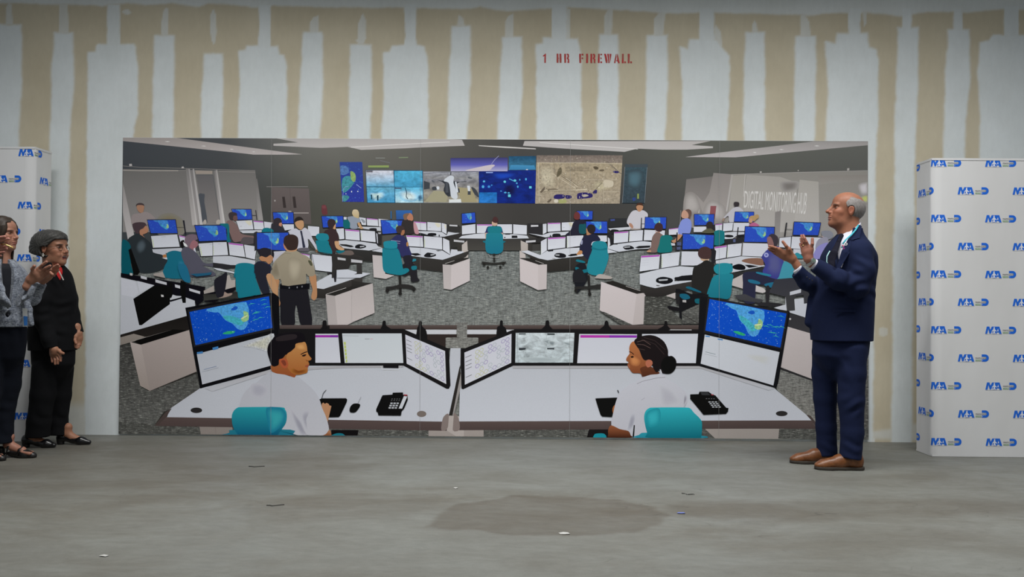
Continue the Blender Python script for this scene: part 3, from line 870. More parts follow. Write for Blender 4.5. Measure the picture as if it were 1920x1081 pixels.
ART4 = '''
// ================= workstations left of centre
@ 580 380 7.72
m b 183 197 488 194 498 348 203 358
m w 500 205 545 207 540 245 502 243
m a 722 208 820 222 824 325 765 320
m m 833 222 993 238 1000 338 838 328
m w 1003 232 1155 245 1100 250 1036 345 1008 342
p #adafb4 730 345 1035 352 1038 410 970 402 780 375 700 365
s #1a5a5e 498 255 540 245 590 260 605 350 590 368 502 362
s #808792 550 215 640 195 700 210 740 240 742 280 692 300 700 372 600 372 592 290
s #aa8762 700 295 732 288 760 340 785 372 740 376
h #b8a88c #a8946c 622 150 635 108 660 97 700 105 722 150 718 222 690 218 645 200
s #232225 868 385 895 368 970 370 978 400 960 405
m b 1038 254 1370 258 1378 428 1062 452
p #2b2b2e 1370 255 1385 255 1395 460 1380 460
g #2f5a93 #2c4a80 1255 110 1488 110 1500 240 1262 245
p #2d5d8c 1178 122 1194 122 1194 232 1180 232
@ 760 380 7.72
m m 120 270 305 283 310 400 190 393
m y 320 278 520 292 520 412 320 400
m y 528 292 598 312 598 455 532 418
p #b0b2b7 185 408 450 415 530 425 600 470 620 420 720 435 800 435 690 470 560 492 460 490 330 465 210 450
p #31302f 600 330 640 312 760 320 800 345 790 440 610 410
p #a8a7a9 640 316 755 322 755 345 640 338
s #1b1b1e 325 470 345 440 440 442 448 472 400 478
s #212125 200 440 240 440 340 470 300 478 210 462
e #222225 492 475 8 16
p #2f2d2c 570 490 800 438 880 520 900 540 800 540 650 530
// centre front man, plaid sleeve
s #9f6d55 20 190 60 150 100 170 118 230 100 262 60 262 25 230
s #6f5644 -30 190 -10 160 30 152 60 160 30 200 20 255 -10 255
s #312d2c -45 270 30 250 100 265 130 290 140 430 -45 440
s #a87f84 120 285 155 300 200 440 150 450 128 400
m m 12 470 252 483 262 640 52 628
m g 272 482 532 502 535 678 275 648
m w 546 508 638 550 648 748 546 680
p #b2b4ba 60 642 270 655 540 692 648 756 665 672 850 690 920 692 700 775 540 825 300 795 90 768
p #31302e 645 505 700 510 905 535 905 560 860 640 650 660
p #a9a8aa 703 533 855 550 855 577 703 563
p #34322f 752 580 815 582 820 702 755 700
p #a59d97 820 610 905 540 912 700 910 792 850 800 850 710 820 700
g #343230 #2e2c2a 95 770 300 798 540 828 920 695 915 740 870 790 700 845 540 900 545 1000 180 955 120 860
s #1d1d20 275 760 300 735 335 720 435 742 436 770 350 792 280 780
p #a6a8ab 365 748 425 742 425 755 370 765
p #1e1e20 80 732 180 728 235 752 150 768 90 750
p #212022 440 690 480 688 530 695 470 702
// centre island
m b 820 160 1008 143 1018 288 822 300
m w 820 333 1015 308 1018 440 822 460
m m 1036 312 1260 312 1258 440 1036 440
m w 1330 312 1545 312 1545 442 1330 442
@ 940 380 7.72
m x 0 312 153 312 153 442 0 442
m w 172 312 370 327 368 462 172 450
p #b4b6bb -615 515 -570 480 -380 450 -250 445 20 455 170 455 375 477 398 515 20 522
p #323130 -615 520 400 522 420 545 -600 545
g #383634 #42403c -495 530 400 530 400 560 282 560 276 690 -485 690
p #2a2a2c 55 450 130 450 125 462 58 462
p #1f1f22 150 475 230 475 235 510 150 512
e #1f2030 50 503 12 9
p #2b2a2c 380 300 600 300 600 470 540 500 400 450
p #b0afb1 428 322 534 322 534 345 428 350
l #222222 9 590 310 590 460
m g 600 308 654 302 654 428 600 458
m m 670 293 855 288 858 408 670 422
m y 873 287 1050 278 1040 400 873 403
p #b2b4b9 388 442 590 468 700 432 980 416 940 468 700 490 640 502
s #1d1d20 738 465 760 448 840 448 858 470 850 488 745 485
e #202024 710 480 8 15
m b 1092 122 1320 122 1315 243 1140 243
s #5f3230 1050 180 1070 140 1110 135 1140 180 1130 235 1080 245 1050 220
s #25242f 1040 290 1100 252 1210 258 1235 300 1230 400 1130 470 925 475 1000 400
s #1b4a50 1125 320 1180 310 1220 310 1225 440 1130 440
m b 1225 272 1528 272 1532 440 1240 438
p #2b2a2a 300 530 380 525 640 500 640 520 560 580 300 590
p #b0afb1 355 550 498 540 495 568 355 580
p #34322f 385 590 440 590 440 705 388 705
g #a19992 #9c948d 280 545 385 592 385 692 283 700
p #a9a19c 265 690 350 740 352 800 265 800
m w 1208 475 1525 475 1528 560 1208 640
m g 948 482 1185 472 1178 620 948 652
m m 672 508 928 492 924 648 672 680
m g 572 560 658 512 658 688 572 748
p #b4b6bb 283 703 390 690 560 756 662 695 930 660 1130 648 1130 700 1190 760 1180 772 900 800 670 832 540 805
g #33312e #2b2927 285 712 540 812 670 838 1175 778 1265 800 1265 850 1060 962 668 1000 662 895 490 825 350 745
s #1c1c1f 772 750 800 730 870 728 930 752 928 790 850 798 775 780
p #a6a8ab 780 748 840 750 840 765 782 762
p #1e1e20 960 765 1010 740 1095 735 1100 762 1000 775
p #232225 668 692 750 682 750 700 680 706
p #7d7b78 735 802 785 805 780 815 740 812
s #242536 1180 500 1270 458 1370 458 1435 545 1330 560 1300 600 1305 680 1260 830 1190 760 1130 660
s #9a7152 1228 365 1250 400 1275 440 1300 452 1240 470 1230 430
s #292425 1242 345 1290 312 1350 335 1360 400 1320 452 1275 440 1245 400
s #a9774e 1130 690 1170 700 1160 742 1090 752 1100 725
s #8b8ea5 1160 540 1175 550 1170 600 1150 600
s #1e1f23 1050 960 1180 860 1240 960 1240 1120 1130 1280 1080 1280
s #237480 1312 600 1340 565 1420 553 1500 568 1530 620 1540 700 1550 800 1500 960 1440 1045 1300 1040 1235 975 1260 820 1310 690
s #1b6470 1315 640 1420 670 1530 650 1532 680 1420 690 1312 670
s #1d6572 1080 830 1110 820 1205 848 1200 870 1090 850
s #1b5f6b 1070 930 1120 940 1130 975 1080 975
s #1b5f6b 1150 985 1230 960 1250 1000 1180 1015
// centre chair and person
@ 760 380 7.72
s #a98f7f 1155 430 1200 440 1195 530 1165 525
s #a98f7f 1380 430 1412 430 1412 500 1390 520
s #2a3156 1165 415 1180 365 1215 340 1360 340 1395 365 1410 420 1400 435 1165 435
s #ad917d 1258 270 1325 285 1325 330 1262 330
s #432c2c 1262 270 1275 215 1310 203 1340 235 1330 290 1290 290
s #1d6472 1120 560 1150 548 1180 570 1150 580
s #1d6472 1400 560 1450 555 1440 575 1405 578
h #226f7c #1e6377 1190 440 1390 440 1415 540 1418 660 1400 710 1345 738 1220 735 1170 700 1158 600 1170 500
s #1f6a74 1192 370 1220 345 1290 340 1370 345 1398 375 1395 420 1350 438 1220 436 1195 415
p #2a2927 1270 735 1300 735 1300 860 1275 860
s #2c2b29 1120 850 1290 870 1440 850 1450 870 1300 890 1130 880
e #252422 1140 890 20 22
e #252422 1195 935 18 22
e #252422 1375 930 18 22
e #252422 1420 880 18 22
l #8d8b88 6 1205 740 1225 780 1350 790 1362 745
'''
run(ART4)
ART5 = '''
// cabinets on the carpet, middle
@ 660 440 5.407
g #aaa2a0 #b0a8a5 210 205 305 212 340 395 430 412 345 447 222 430
g #302e2c #242322 100 480 215 490 0 560 0 460
g #a39b98 #b0a7a4 0 556 213 490 232 790 0 888
g #b0a8a6 #b4abaa 920 300 1010 305 1195 240 1195 465 1005 557 930 545
g #a39b99 #a9a19e 920 300 1008 306 1003 556 930 545
p #2a2826 938 292 1100 235 1190 240 1010 303
l #bdb8b4 3 945 292 1040 262
s #242326 500 320 590 270 655 330 665 430 690 460 640 475 600 470 590 400 520 420
p #242322 475 400 500 400 505 585 480 585
s #2a2928 345 530 420 520 500 500 600 510 640 535 640 555 500 535 370 560
e #242322 360 565 18 22
e #242322 490 595 18 18
e #242322 628 550 16 24
s #2a7180 545 270 560 255 640 242 652 255 640 268 560 280
s #1f6571 520 345 570 340 580 370 520 400
s #1f6571 605 320 655 315 655 350 612 355
// seated man in navy with back lettering, chair
@ 580 380 7.72
s #2d2e52 1170 555 1200 520 1280 462 1370 480 1420 560 1450 660 1480 760 1360 790 1290 700 1270 600
s #8f6248 1335 390 1380 395 1375 455 1330 470
s #3b3130 1258 380 1270 345 1315 330 1370 350 1378 390 1345 400 1330 440 1280 440
e #9a6f42 1422 600 16 34
l #82849c 9 1185 545 1320 560
l #82849c 8 1250 578 1315 590
s #25242a 1360 780 1470 760 1500 820 1460 940 1400 900
s #1f6d7a 1060 720 1070 660 1200 655 1275 660 1310 720 1345 860 1365 960 1440 960 1420 1010 1330 1045 1220 1035 1100 1005 1065 920
s #247786 1078 610 1085 565 1160 550 1250 555 1275 590 1275 650 1240 662 1100 655
s #1b6370 1080 650 1180 668 1270 655 1265 672 1180 682 1085 668
// seated man in brown polo
m g 388 375 503 370 512 522 440 530
m m 522 382 728 400 735 548 530 528
m g 742 398 953 413 964 572 752 548
p #27272a 955 410 1000 430 1010 600 1000 630 965 560
p #adadb3 972 440 990 450 998 590 985 580
p #aeb0b5 430 548 530 540 750 562 970 592 1000 630 1060 652 870 692 640 672 500 658 430 600
p #b0b2b8 905 695 1060 655 1060 720
p #2c2b2b 1000 430 1050 430 1050 600 1010 590
p #a8a7aa 1000 432 1040 432 1040 450 1005 452
g #302f2e #2a2928 500 665 870 700 905 700 1060 740 1060 760 915 750 920 850 790 840 780 790 640 760
g #363331 #2c2a29 340 740 640 745 790 790 780 870 600 872 560 965 440 980 400 960 345 1081 330 1081
p #2e2c2b 340 740 640 755 790 795 780 870 605 880 560 965 440 980 400 960 360 1081 330 1081
p #a8a7a9 412 788 530 806 530 836 415 822
p #a8a7a9 610 815 772 836 772 872 610 860
p #b2b4ba 400 972 560 962 600 975 690 1000 890 1022 740 1085 400 1085
p #333130 690 880 760 880 770 1030 650 1035 690 1020
s #1e1e21 668 630 690 610 740 600 818 620 818 645 740 665 672 655
p #a6a8ab 735 630 800 622 800 635 740 645
p #212122 440 598 540 602 620 618 652 638 600 645 470 620
s #5f544f 500 700 560 690 620 695 650 730 640 750 580 760 430 745 420 730
s #1b5f6b 390 700 420 690 500 685 515 705 440 735
s #b08862 345 350 385 305 385 360 375 385 300 385
s #352a2b 268 290 285 245 330 235 375 255 385 300 360 340 340 378 290 370
s #b08a68 365 560 430 555 440 620 510 668 480 690 400 662
s #372b2c 215 430 310 378 370 385 425 460 432 550 370 562 390 680 340 740 300 600
s #1f6c78 100 570 110 545 270 550 290 600 335 740 150 712 115 640
s #237380 100 480 130 450 200 442 265 455 288 500 270 545 150 545 110 520
l #343130 8 150 715 340 745 780 790
l #2c2a29 8 -5 590 30 650 150 715
// right island desk, second
@ 940 440 5.407
g #b3aaa8 #b4abaa 185 240 370 300 462 300 458 550 372 560 190 470
p #ada4a2 372 302 462 300 458 550 374 560
p #282624 198 236 345 240 460 296 380 304
l #bdb8b4 3 345 262 430 292
s #232326 730 380 800 340 850 420 850 480 740 482 725 460
p #252423 870 410 895 410 905 610 885 610
s #2a2928 750 525 880 520 1000 500 1010 540 900 545 760 550
e #242322 755 565 16 20
e #242322 895 600 16 22
s #9a928c 955 425 1000 397 1115 425 1100 448 960 440
g #b4abaa #b0a7a5 1010 475 1370 598 1330 912 995 765
g #aaa19f #a69d9a 1370 598 1462 585 1438 905 1330 912
p #262422 1040 478 1130 465 1460 580 1375 598
l #c0bab7 3 1260 520 1440 578
k 1
g #3a3a38 #4c4c49 1040 780 1330 912 1220 912 1000 775
k 0
// ================= right back
@ 1120 380 7.72
p #2c2d2e 165 240 430 240 430 350 170 355
p #3c4678 185 240 250 236 250 262 190 266
p #adafb4 155 372 480 350 520 370 480 392 200 412
s #1c1c1f 195 395 230 385 300 395 300 415 200 418
p #202022 300 405 400 392 490 390 480 402 330 415
s #adaaae 560 108 600 130 650 108 715 145 728 200 690 360 480 370 455 330 425 290 440 220 495 130
s #a0765a 560 55 600 30 655 45 655 85 635 112 600 132 568 95
s #402b23 560 50 575 12 610 3 645 10 660 50 640 40 590 35
s #9b7460 455 300 490 300 520 350 500 370 465 340
s #8e837b 475 370 560 375 640 385 560 392 480 390
p #2a292b 630 218 643 218 640 375 622 378
l #2a292b 7 640 308 680 308
m b 692 212 993 212 985 375 682 372
m w 678 392 975 402 965 545 668 545
m g 462 408 658 395 650 548 455 562
m m 240 425 448 412 440 565 235 588
m x 150 450 190 445 190 600 150 660
p #252426 150 430 235 420 232 440 205 450 230 590 190 640 175 520 150 500
p #b2b4b9 235 605 460 575 660 556 775 568 780 640 735 665 580 672 310 710 145 662 150 640
p #b2b4b9 145 668 290 715 150 730
p #252426 225 595 290 592 290 605 235 605
s #1b1b1e 370 645 400 625 470 620 522 645 520 668 410 680
p #a6a8ab 385 638 470 632 470 645 390 652
p #1f1f21 540 650 600 625 770 618 755 648 590 662
s #a97f6a 825 370 845 420 900 420 895 460 850 450
s #3a2a2c 820 355 850 300 890 290 935 315 945 370 920 418 860 415 835 390
s #6d5a54 780 560 800 480 860 425 920 450 945 480 900 560 870 690 830 722 720 705 770 640
s #a98266 715 695 770 690 770 712 720 712
s #1c6464 905 520 930 478 1000 468 1070 485 1085 530 1060 560 1080 690 1000 720 865 712 890 600
p #adafb4 1060 580 1120 590 1120 620 1070 620
m m 1030 380 1175 362 1170 460 1030 465
s #5b4740 1262 115 1310 93 1355 120 1352 180 1325 240 1305 160
s #a98370 1225 130 1262 108 1310 155 1310 222 1240 225 1210 195
s #737fb8 1235 240 1310 228 1358 285 1345 420 1290 470 1175 455 1168 370 1200 280
s #a2785c 1165 460 1225 470 1170 540 1110 582 1068 550 1120 530
p #2a2a2d 1142 430 1160 430 1145 690 1125 690
p #48506c 1150 570 1210 570 1210 620 1150 620
p #48506c 1145 640 1200 635 1200 680 1145 680
l #8f8c8b 5 1205 110 1190 320
@ 1300 380 7.72
p #2a292b 518 142 532 142 520 280 505 280
l #2a292b 6 525 213 585 213
s #a5a3a8 575 75 650 62 720 118 700 140 600 140 580 285 515 285 500 190 430 245 415 240 470 175 525 120
s #857264 415 235 450 222 435 262 418 275
s #322d30 580 0 615 -12 655 0 655 40 625 62 590 50
m b 10 170 295 170 286 320 12 325
m b 600 135 868 138 858 278 585 272
m m 312 315 413 302 408 410 312 408
m w 428 298 570 288 556 402 422 415
m w 578 292 800 292 800 345 740 410 568 410
m w 0 348 180 345 180 400 130 425 0 425
s #9b8059 795 225 830 190 880 185 905 170 938 180 938 215 900 245 870 270 835 250
s #ab8467 795 245 835 228 850 275 830 292 800 285
s #a0587a 795 335 855 288 910 300 945 338
s #2f2a28 180 315 215 272 270 285 278 330 262 375 215 382 190 355
s #4f4e3d 115 435 200 375 280 385 300 435
s #1d666c 298 480 300 415 370 395 440 415 448 460 440 585 300 615
p #28272a 270 320 310 320 315 400 275 400
p #b0b2b7 445 432 610 420 740 425 740 455 640 465 560 520 450 525
s #1c1c1f 440 485 480 465 560 472 570 495 500 502
p #202022 620 470 720 458 730 490 640 500
p #29292b 440 530 610 515 720 490 720 560 620 610 445 590
p #4d5474 570 530 605 525 605 570 570 570
p #2a292b 635 355 650 355 630 570 610 570
l #2c2b2d 6 640 422 735 422
m b 748 348 1165 358 1152 570 730 565
p #2a292b 1332 290 1352 290 1325 490 1305 485
l #2a292b 7 1330 385 1425 388
@ 1340 250 5.407
m b 802 900 1068 910 1042 1032 788 1028
s #75777f 1075 1000 1110 985 1165 990 1195 1020 1185 1060 1120 1080 1090 1050
s #a5908c 1078 1040 1100 1050 1105 1081 1085 1081
@ 1300 380 7.72
m m 300 640 480 615 465 795 310 825
m g 492 608 695 585 680 765 478 795
m y 715 582 1060 590 1100 640 1020 780 700 768
m w 1240 510 1408 492 1396 655 1232 640
m w 1420 490 1860 505 1840 690 1405 660
p #afb1b6 320 835 680 775 1000 790 1000 800 960 870 1030 915 525 1015 560 960 560 880 320 880
p #b2b3b9 1440 670 1900 690 1900 760 1440 740
s #2f7c88 1465 740 1500 722 1560 760 1600 800 1480 800
s #84828f 1780 560 1860 500 1940 520 1940 700 1860 780 1760 700
s #7e7aac 1760 680 1850 600 1960 600 1980 900 1700 900
@ 1200 440 5.407
g #2f2f2f #2a2a29 900 400 1250 330 1250 372 940 440 930 500 900 520
p #a9a19e 930 452 1042 398 1036 545 925 512
s #2a2b3c 1045 385 1180 372 1260 360 1380 440 1290 510 1200 510 1165 600 1158 690 1050 680 1040 500
p #b0aaa8 1170 510 1245 540 1280 575 1240 590 1165 575
g #3f3f42 #3a3a3c 950 610 1060 600 1150 640 1250 660 1210 690 1000 660
s #393338 1300 10 1340 -10 1390 20 1395 80 1370 110 1330 90 1310 50
s #7a5a58 1285 30 1320 20 1350 90 1345 130 1300 120 1285 70
s #3a3c7a 1225 230 1300 140 1400 118 1440 200 1450 300 1430 400 1380 450 1240 390 1265 300
f #50527c #3a3c7a 1290 180 1400 150 1445 270 1430 400 1350 430 1270 370 1285 300
e #8f92b8 1275 205 24 24
e #4f5296 1275 205 10 10
s #775849 1025 262 1090 240 1220 238 1245 270 1240 310 1150 300 1060 280
s #3f8494 1440 300 1470 265 1530 275 1562 380 1560 450 1480 545 1370 550 1350 480 1400 430
s #2a6f86 1170 380 1200 378 1320 405 1300 420 1190 395
s #265f78 1090 455 1140 455 1210 480 1200 500 1110 485
s #265f78 1255 500 1360 480 1350 530 1290 530
s #2b2a2c 1270 530 1310 530 1300 680 1275 690
p #2b2a2c 1180 690 1300 680 1450 700 1400 730 1200 720
s #18181b 930 320 1000 295 1060 320 1050 355 960 350
p #1f1f22 1055 305 1110 305 1200 320 1100 335
// workstation front right (behind big monitor)
m b 433 -8 745 5 738 140 427 148
p #252427 722 150 750 145 768 165 755 290 720 285
m m 8 212 200 202 188 345 -8 372
m g 215 195 402 172 388 310 212 338
m w 420 168 590 170 710 170 690 300 540 312 412 310
p #b3b5ba -5 395 210 345 400 318 540 328 530 410 350 430 345 470 520 462 515 472 150 540 80 525 -5 500
g #353230 #282625 0 508 80 535 150 545 520 475 530 540 400 570 180 632 60 625 40 590 0 575
s #19191c 165 445 230 425 320 445 322 480 250 500 168 482
p #a6a8ab 185 452 280 448 275 462 190 468
p #1c1c1e 340 440 420 415 528 405 528 450 380 470
p #403e3c 160 508 200 512 190 520 165 518
s #a78c72 612 235 690 238 690 262 655 268 620 260
s #41302f 583 185 600 140 660 120 715 150 716 220 690 246 620 242 592 220
s #262524 530 370 560 320 620 285 650 262 690 262 760 315 740 400 700 560 655 640 530 600
s #1b1b1d 360 545 520 600 660 600 660 780 640 910 590 910 585 700 500 760 430 780 420 900 400 900 390 700
s #1c5568 460 530 500 525 610 572 600 585 480 545
s #1c5568 400 600 470 600 505 640 450 655 405 630
s #1b5560 555 650 615 650 615 695 560 690
p #9d9a98 428 660 465 660 465 685 428 682
h #247582 #1f6573 755 410 930 395 930 480 905 640 800 640 680 620 700 520
s #267a86 742 340 770 300 850 285 920 298 935 330 925 380 850 398 770 392
p #252425 360 590 400 590 400 700 362 700
k 1
g #3a3a37 #474743 45 620 180 632 360 590 360 640 280 730 420 860 420 905 35 905
g #555552 #4a4a47 420 780 600 700 590 900 425 900
k 0
s #1c1b1d 280 720 400 740 410 770 300 760
p #1f1e1f 600 620 690 600 680 900 590 905
l #3a3836 9 420 800 600 905
g #a9a19e #9b9390 260 615 355 585 355 650
// far right: desk end and cabinet
@ 1280 540 3.603
k 1
g #6c6c68 #7d7a74 650 530 870 610 970 700 970 760 960 1025 640 1025 640 900 850 890 630 680
g #5a5955 #4f4d49 950 150 1255 150 1255 1025 1050 1025 950 600
k 0
g #b0a7a5 #a89f9c 703 258 880 310 1000 340 1000 640 870 612 653 530
p #2b2a2b 650 530 870 612 1000 650 1000 662 870 625 648 545
g #343335 #3a393b 700 165 850 205 1000 240 1000 345 876 308 698 252
g #34343a #3a3a3e 620 -60 860 -80 860 40 700 60 580 30
p #b1b3b9 612 132 690 110 690 60 740 75 850 60 1000 90 1000 235 840 202 722 165
p #3a3a3c 690 50 770 30 750 75 755 150 700 155
p #b0b2b8 720 25 795 5 795 30 720 48
p #38383b 810 0 850 0 845 100 815 105
e #a9a6a6 722 207 7 7
'''
run(ART5.replace('#363331', '#363331'))
ART6 = '''
// ================= left foreground desk row
@ 220 480 6.007
p #adafb4 50 240 230 280 420 320 440 330 600 380 880 500 885 560 780 580 790 672 45 882
m m 50 240 215 290 250 412 190 462 58 435
m w 235 275 420 325 262 412
p #16151a 50 200 200 235 360 265 560 320 760 370 960 430 980 500 900 560 880 500 740 450 600 440 420 325 50 230
p #17161a 50 190 1000 345 985 425 1340 350 1340 380 1100 520 990 510 960 430 50 232
g #2a2927 #3a3a36 975 430 1200 420 1360 400 1365 470 1200 480 985 500
p #b0aca8 150 190 180 192 180 220 152 215
p #b0b0b4 272 217 342 238 342 266 275 250
p #b0b0b4 437 260 565 296 565 325 440 295
p #b0b0b4 657 317 716 332 716 365 660 350
p #b0b0b4 817 360 942 397 940 426 820 390
p #938b85 415 200 520 175 550 245 425 220
p #938b85 980 390 1095 330 1100 400 985 425
p #9d958f 1240 220 1270 210 1290 270 1335 265 1335 345 1220 378
s #232228 1100 270 1180 215 1245 190 1215 420 1190 460 1130 462 1110 380
s #8c7a70 1145 470 1200 450 1215 400 1250 420 1300 415 1290 440 1210 465
g #27526a #23506a 830 200 1000 190 1070 180 1060 210 900 230
s #22607a 690 100 780 100 830 250 820 300 740 260
p #0b0c10 190 480 425 330 560 330 610 370 600 540 530 590 285 775 256 775
p #0b0c10 720 270 780 300 780 525 745 525 720 420
p #0b0c10 590 300 630 300 632 470 600 470
p #b4b2b0 500 432 530 436 532 460 505 458
p #afb0b4 633 432 730 465 605 498
p #16161a 600 495 730 462 740 475 605 515
g #1f1d1c #2a2725 45 885 790 676 830 830 640 830 275 992 200 955 200 940 45 995
g #857d75 #7f7770 45 912 195 872 320 905 205 955 45 1000
l #8f8984 4 160 960 640 825
@ 220 600 4.7
g #2a2826 #35332f 55 250 120 215 220 590 285 625 705 455 735 600 490 780 350 925 20 925 35 215
k 1
g #3a3937 #5f5f5b 30 220 125 215 210 580 290 625 705 470 735 600 490 780 420 800 330 928 15 960
k 0
g #9d928d #8e837d 215 215 640 85 705 450 290 622
g #a59a95 #92877f 120 190 217 215 293 620 210 576
p #161514 155 185 260 150 500 80 620 88 215 213
l #8d8782 3 125 190 260 145
// bottom strip of carpet and plinths
@ 0 0 1
k 1
p #4f4f4b 224.5 790 300 795 1530 803 1627 800 1627 823 224 812
k 0
p #857c76 375 797 437 798 437 816 378 815
p #7f7670 404 797 406 797 407 816 405 816
p #181617 622 805 673 805 671 817 622 817
p #938a84 804 803 907 804 907 820 804 819
p #a49b95 844 778 870 780 870 820 856 820 838 806
p #1d1b1c 1105 800 1195 800 1195 822 1100 822
p #958d87 1320 802 1460 802 1458 822 1340 822
// foreground desk tops
g #a9abb0 #b6b8be 376.5 727 511 689 560 683 757 683 839 722 845 651 864 651 863.5 684 842 778 840 789.5 314.5 781 322 764
g #a9abb0 #b8bac0 863.5 690 870 727 961 683 1313 683 1452 728 1510 776 1520 787 861 789
g #554845 #4a3e3c 313 781 840 789.5 838 806.5 297 797.5
p #4a403d 324 764 313 781 297 797.5 291 797 312 772
g #554845 #483d3b 861 789 1520 787 1530 803 1410 802.5 851 805.5
p #4a403d 1510 776 1520 787 1531 803 1534 798 1518 778
p #2b2826 862.5 684 864.5 700 848.5 778 842 777.5
p #8a8582 866 690 868 710 851 778 848.5 778
s #7a6e69 829.5 788 833 779 841 774.5 842.5 788 838 804 828 805.5
s #7a6e69 851 774.5 858 779 861.5 789 861.5 805 849 805
p #a49b95 842 778 851 778.5 849 806 840 806
e #2c2a2a 369.7 768.3 11 5.2
e #6f655f 791 775 9 5.8
e #2f2d2d 1464.5 774.3 11 5
k 1
g #6b6a66 #75746f 855 604 877 604 876 627 897 633 897 652 836 652 836 633 856 627
k 0
// shelf rail behind the front monitors
g #534845 #3f3633 524 609 857 609 857 617 524 617
g #534845 #3f3633 876 609 1316 609 1316 617 876 617
p #232122 524 616 800 617 800 627 524 626
p #b2b2b5 757 617.5 856 617.5 856 626 780 627
p #b2b2b5 876 617.5 964 617.5 950 626 876 626
p #2f2826 780 626 857 626 857 632 836 632 836 651 790 640
p #2f2826 876 626 950 626 940 640 897 650 897 632 876 632
p #232122 964 616 1330 617 1330 627 964 626
p #a5a3a3 539 616.3 603 616.5 603 617.8 539 617.6
p #a5a3a3 1253 617 1296 617.3 1296 618.6 1253 618.4
p #1f1e1e 601 620 605 620 605 610 619 610 619 622 601 622
s #1b1a1b 715 618 717 610 718 603 721 600.5 724 603 725 610 735 618
s #1b1a1b 782 640 782 618 785 610 786 603 788.5 601 791.5 603 792 611 800 620 800 640
s #1b1a1b 932 640 932 614 937 610 937.5 602 940.5 600 943 602 943 610 949 616 949 632
s #1b1a1b 1015 618 1022 610 1023 602 1026 600 1029.5 602 1030 610 1036 618
s #1b1a1b 1124 618 1132 610 1133.5 603 1136.7 600.5 1140 603 1141 610 1146 618
s #1b1a1b 1232 618 1244 610 1245 603 1247.5 601 1250.5 603 1251 610 1256 618
s #1b1a1b 601 618 605 612 606 602 610 600 613 602 614 612 620 618
// front left pair of big screens
p #131418 349 576.5 506 549 514 549 524 556 526 640 518 692 511 692 377 727.5
g #a5a8ad #afb1b7 370.5 663 514.7 624.5 511.5 684 380.7 720
@ 220 480 6.007
m B 820 627 1715 450 1755 805 890 1000
@ 220 600 4.7
k 3
f #b0ae9f #acaeb2 1110 230 1180 195 1290 150 1385 118 1385 270 1290 265 1200 240
k 0
p #3f74a8 708 280 760 272 762 290 710 296
p #3f74a8 845 240 895 228 898 250 850 262
l #7a88a0 4 770 432 880 403
l #9ea1a8 3 755 452 900 414
// desk shadow line below the screens
@ 0 0 1
g #9c9a9c #aeafb4 385 727 511 691 640 685 757 685 757 688 640 689 511 697 400 733
g #9c9a9c #aeafb4 961 685 1313 685 1452 727 1440 731 1313 690 961 690
// front row of monitors, left
p #1c1b1c 523 616 757 616 761 618 842 653 845 722 842 728 838 728 757 684.5 523 684.5
@ 620 600 4.7
g #b3b4bb #bcbdc3 -130 118 70 118 92 373 -130 373
p #74308f 0 130 70 130 72 150 0 150
p #8f2f94 -130 130 0 130 0 150 -130 150
g #b1b6b9 #b9bdc0 105 115 628 115 643 375 128 375
g #b4b4bc #bdbdc2 660 125 1010 270 1020 560 672 380
p #1a191b 465 397 602 397 600 420 467 418
l #cfd0d2 3 445 400 460 435 600 437 625 400
p #8e9195 110 133 250 136 250 139 110 136
p #96999d 305 160 345 160 345 168 305 168
p #b4a0a4 352 160 375 160 375 168 352 168
@ 840 600 4.7
p #1c1b1c 570 85 1325 85 2230 88 2260 400 2230 402 575 398 135 605 120 600 112 260
g #b4b4bc #bdbdc2 146 283 560 118 558 373 150 566
k 2
g #a9b0b2 #a3acae 597 110 1113 110 1100 372 592 372
k 0
g #b3b4bb #bcbdc3 1155 120 1664 122 1645 376 1137 376
g #b3b5bb #bcbec4 1708 120 2212 118 2180 376 1690 376
p #a03494 1165 130 1420 131 1420 153 1165 153
p #7a3096 1420 131 1662 132 1661 153 1420 153
l #7d8588 3 612 115 617 370
l #8f9799 2 865 115 868 235 1100 237
p #33373a 625 115 685 115 685 124 625 124
p #33373a 875 115 940 115 940 128 875 128
p #33373a 625 242 688 242 680 258 650 264 625 262
p #33373a 873 242 936 242 936 256 873 255
f #7c8588 #a5adae 830 180 900 170 905 220 850 190
f #6f787b #a5adae 885 180 945 190 930 225 895 215
f #7c8588 #a5adae 1010 190 1080 200 1080 225 1030 210
f #959ea0 #a5adae 640 330 760 325 900 330 1000 350 900 365 700 360
'''
run(ART6)
# coloured circles on the two angled screens
def circles(q, mirror):
    G = ['yy.pg.pp', 'yygppg.p', 'y.g..ggp', 'pgp..g.p', '.y.g..gg', 'yyygpggp']
    q = [PR.px(*p) for p in q]
    for j, row in enumerate(G):
        for i, ch in enumerate(row):
            if ch == '.': continue
            c = {'y': '#a5a862', 'g': '#8f999c', 'p': '#77609a'}[ch]
            u0 = .27 + i * .092; v0 = .14 + j * .15
            n = 10
            for k in range(n):
                P = []
                for t, r in ((k, 1), (k + 1, 1), (k + 1, .82), (k, .82)):
                    a = 2 * math.pi * t / n; P.append(lerpq(q, u0 + .043 * r * math.cos(a), v0 + .066 * r * math.sin(a)))
                PR.add(P, hexc(c), raw=True); PR.lay -= 1
    PR.lay += 1
    for v in (.16, .30, .42, .53, .78):
        PR.add([lerpq(q, *p) for p in ((.02, v), (.15, v), (.15, v + .015), (.02, v + .015))], hexc('#4a4a50'), raw=True)
PR.T = (620, 600, 4.7); circles([(660, 125), (1010, 270), (1020, 560), (672, 380)], 0)
PR.T = (840, 600, 4.7); circles([(146, 283), (560, 118), (558, 373), (150, 566)], 1)
PR.T = (620, 600, 4.7)
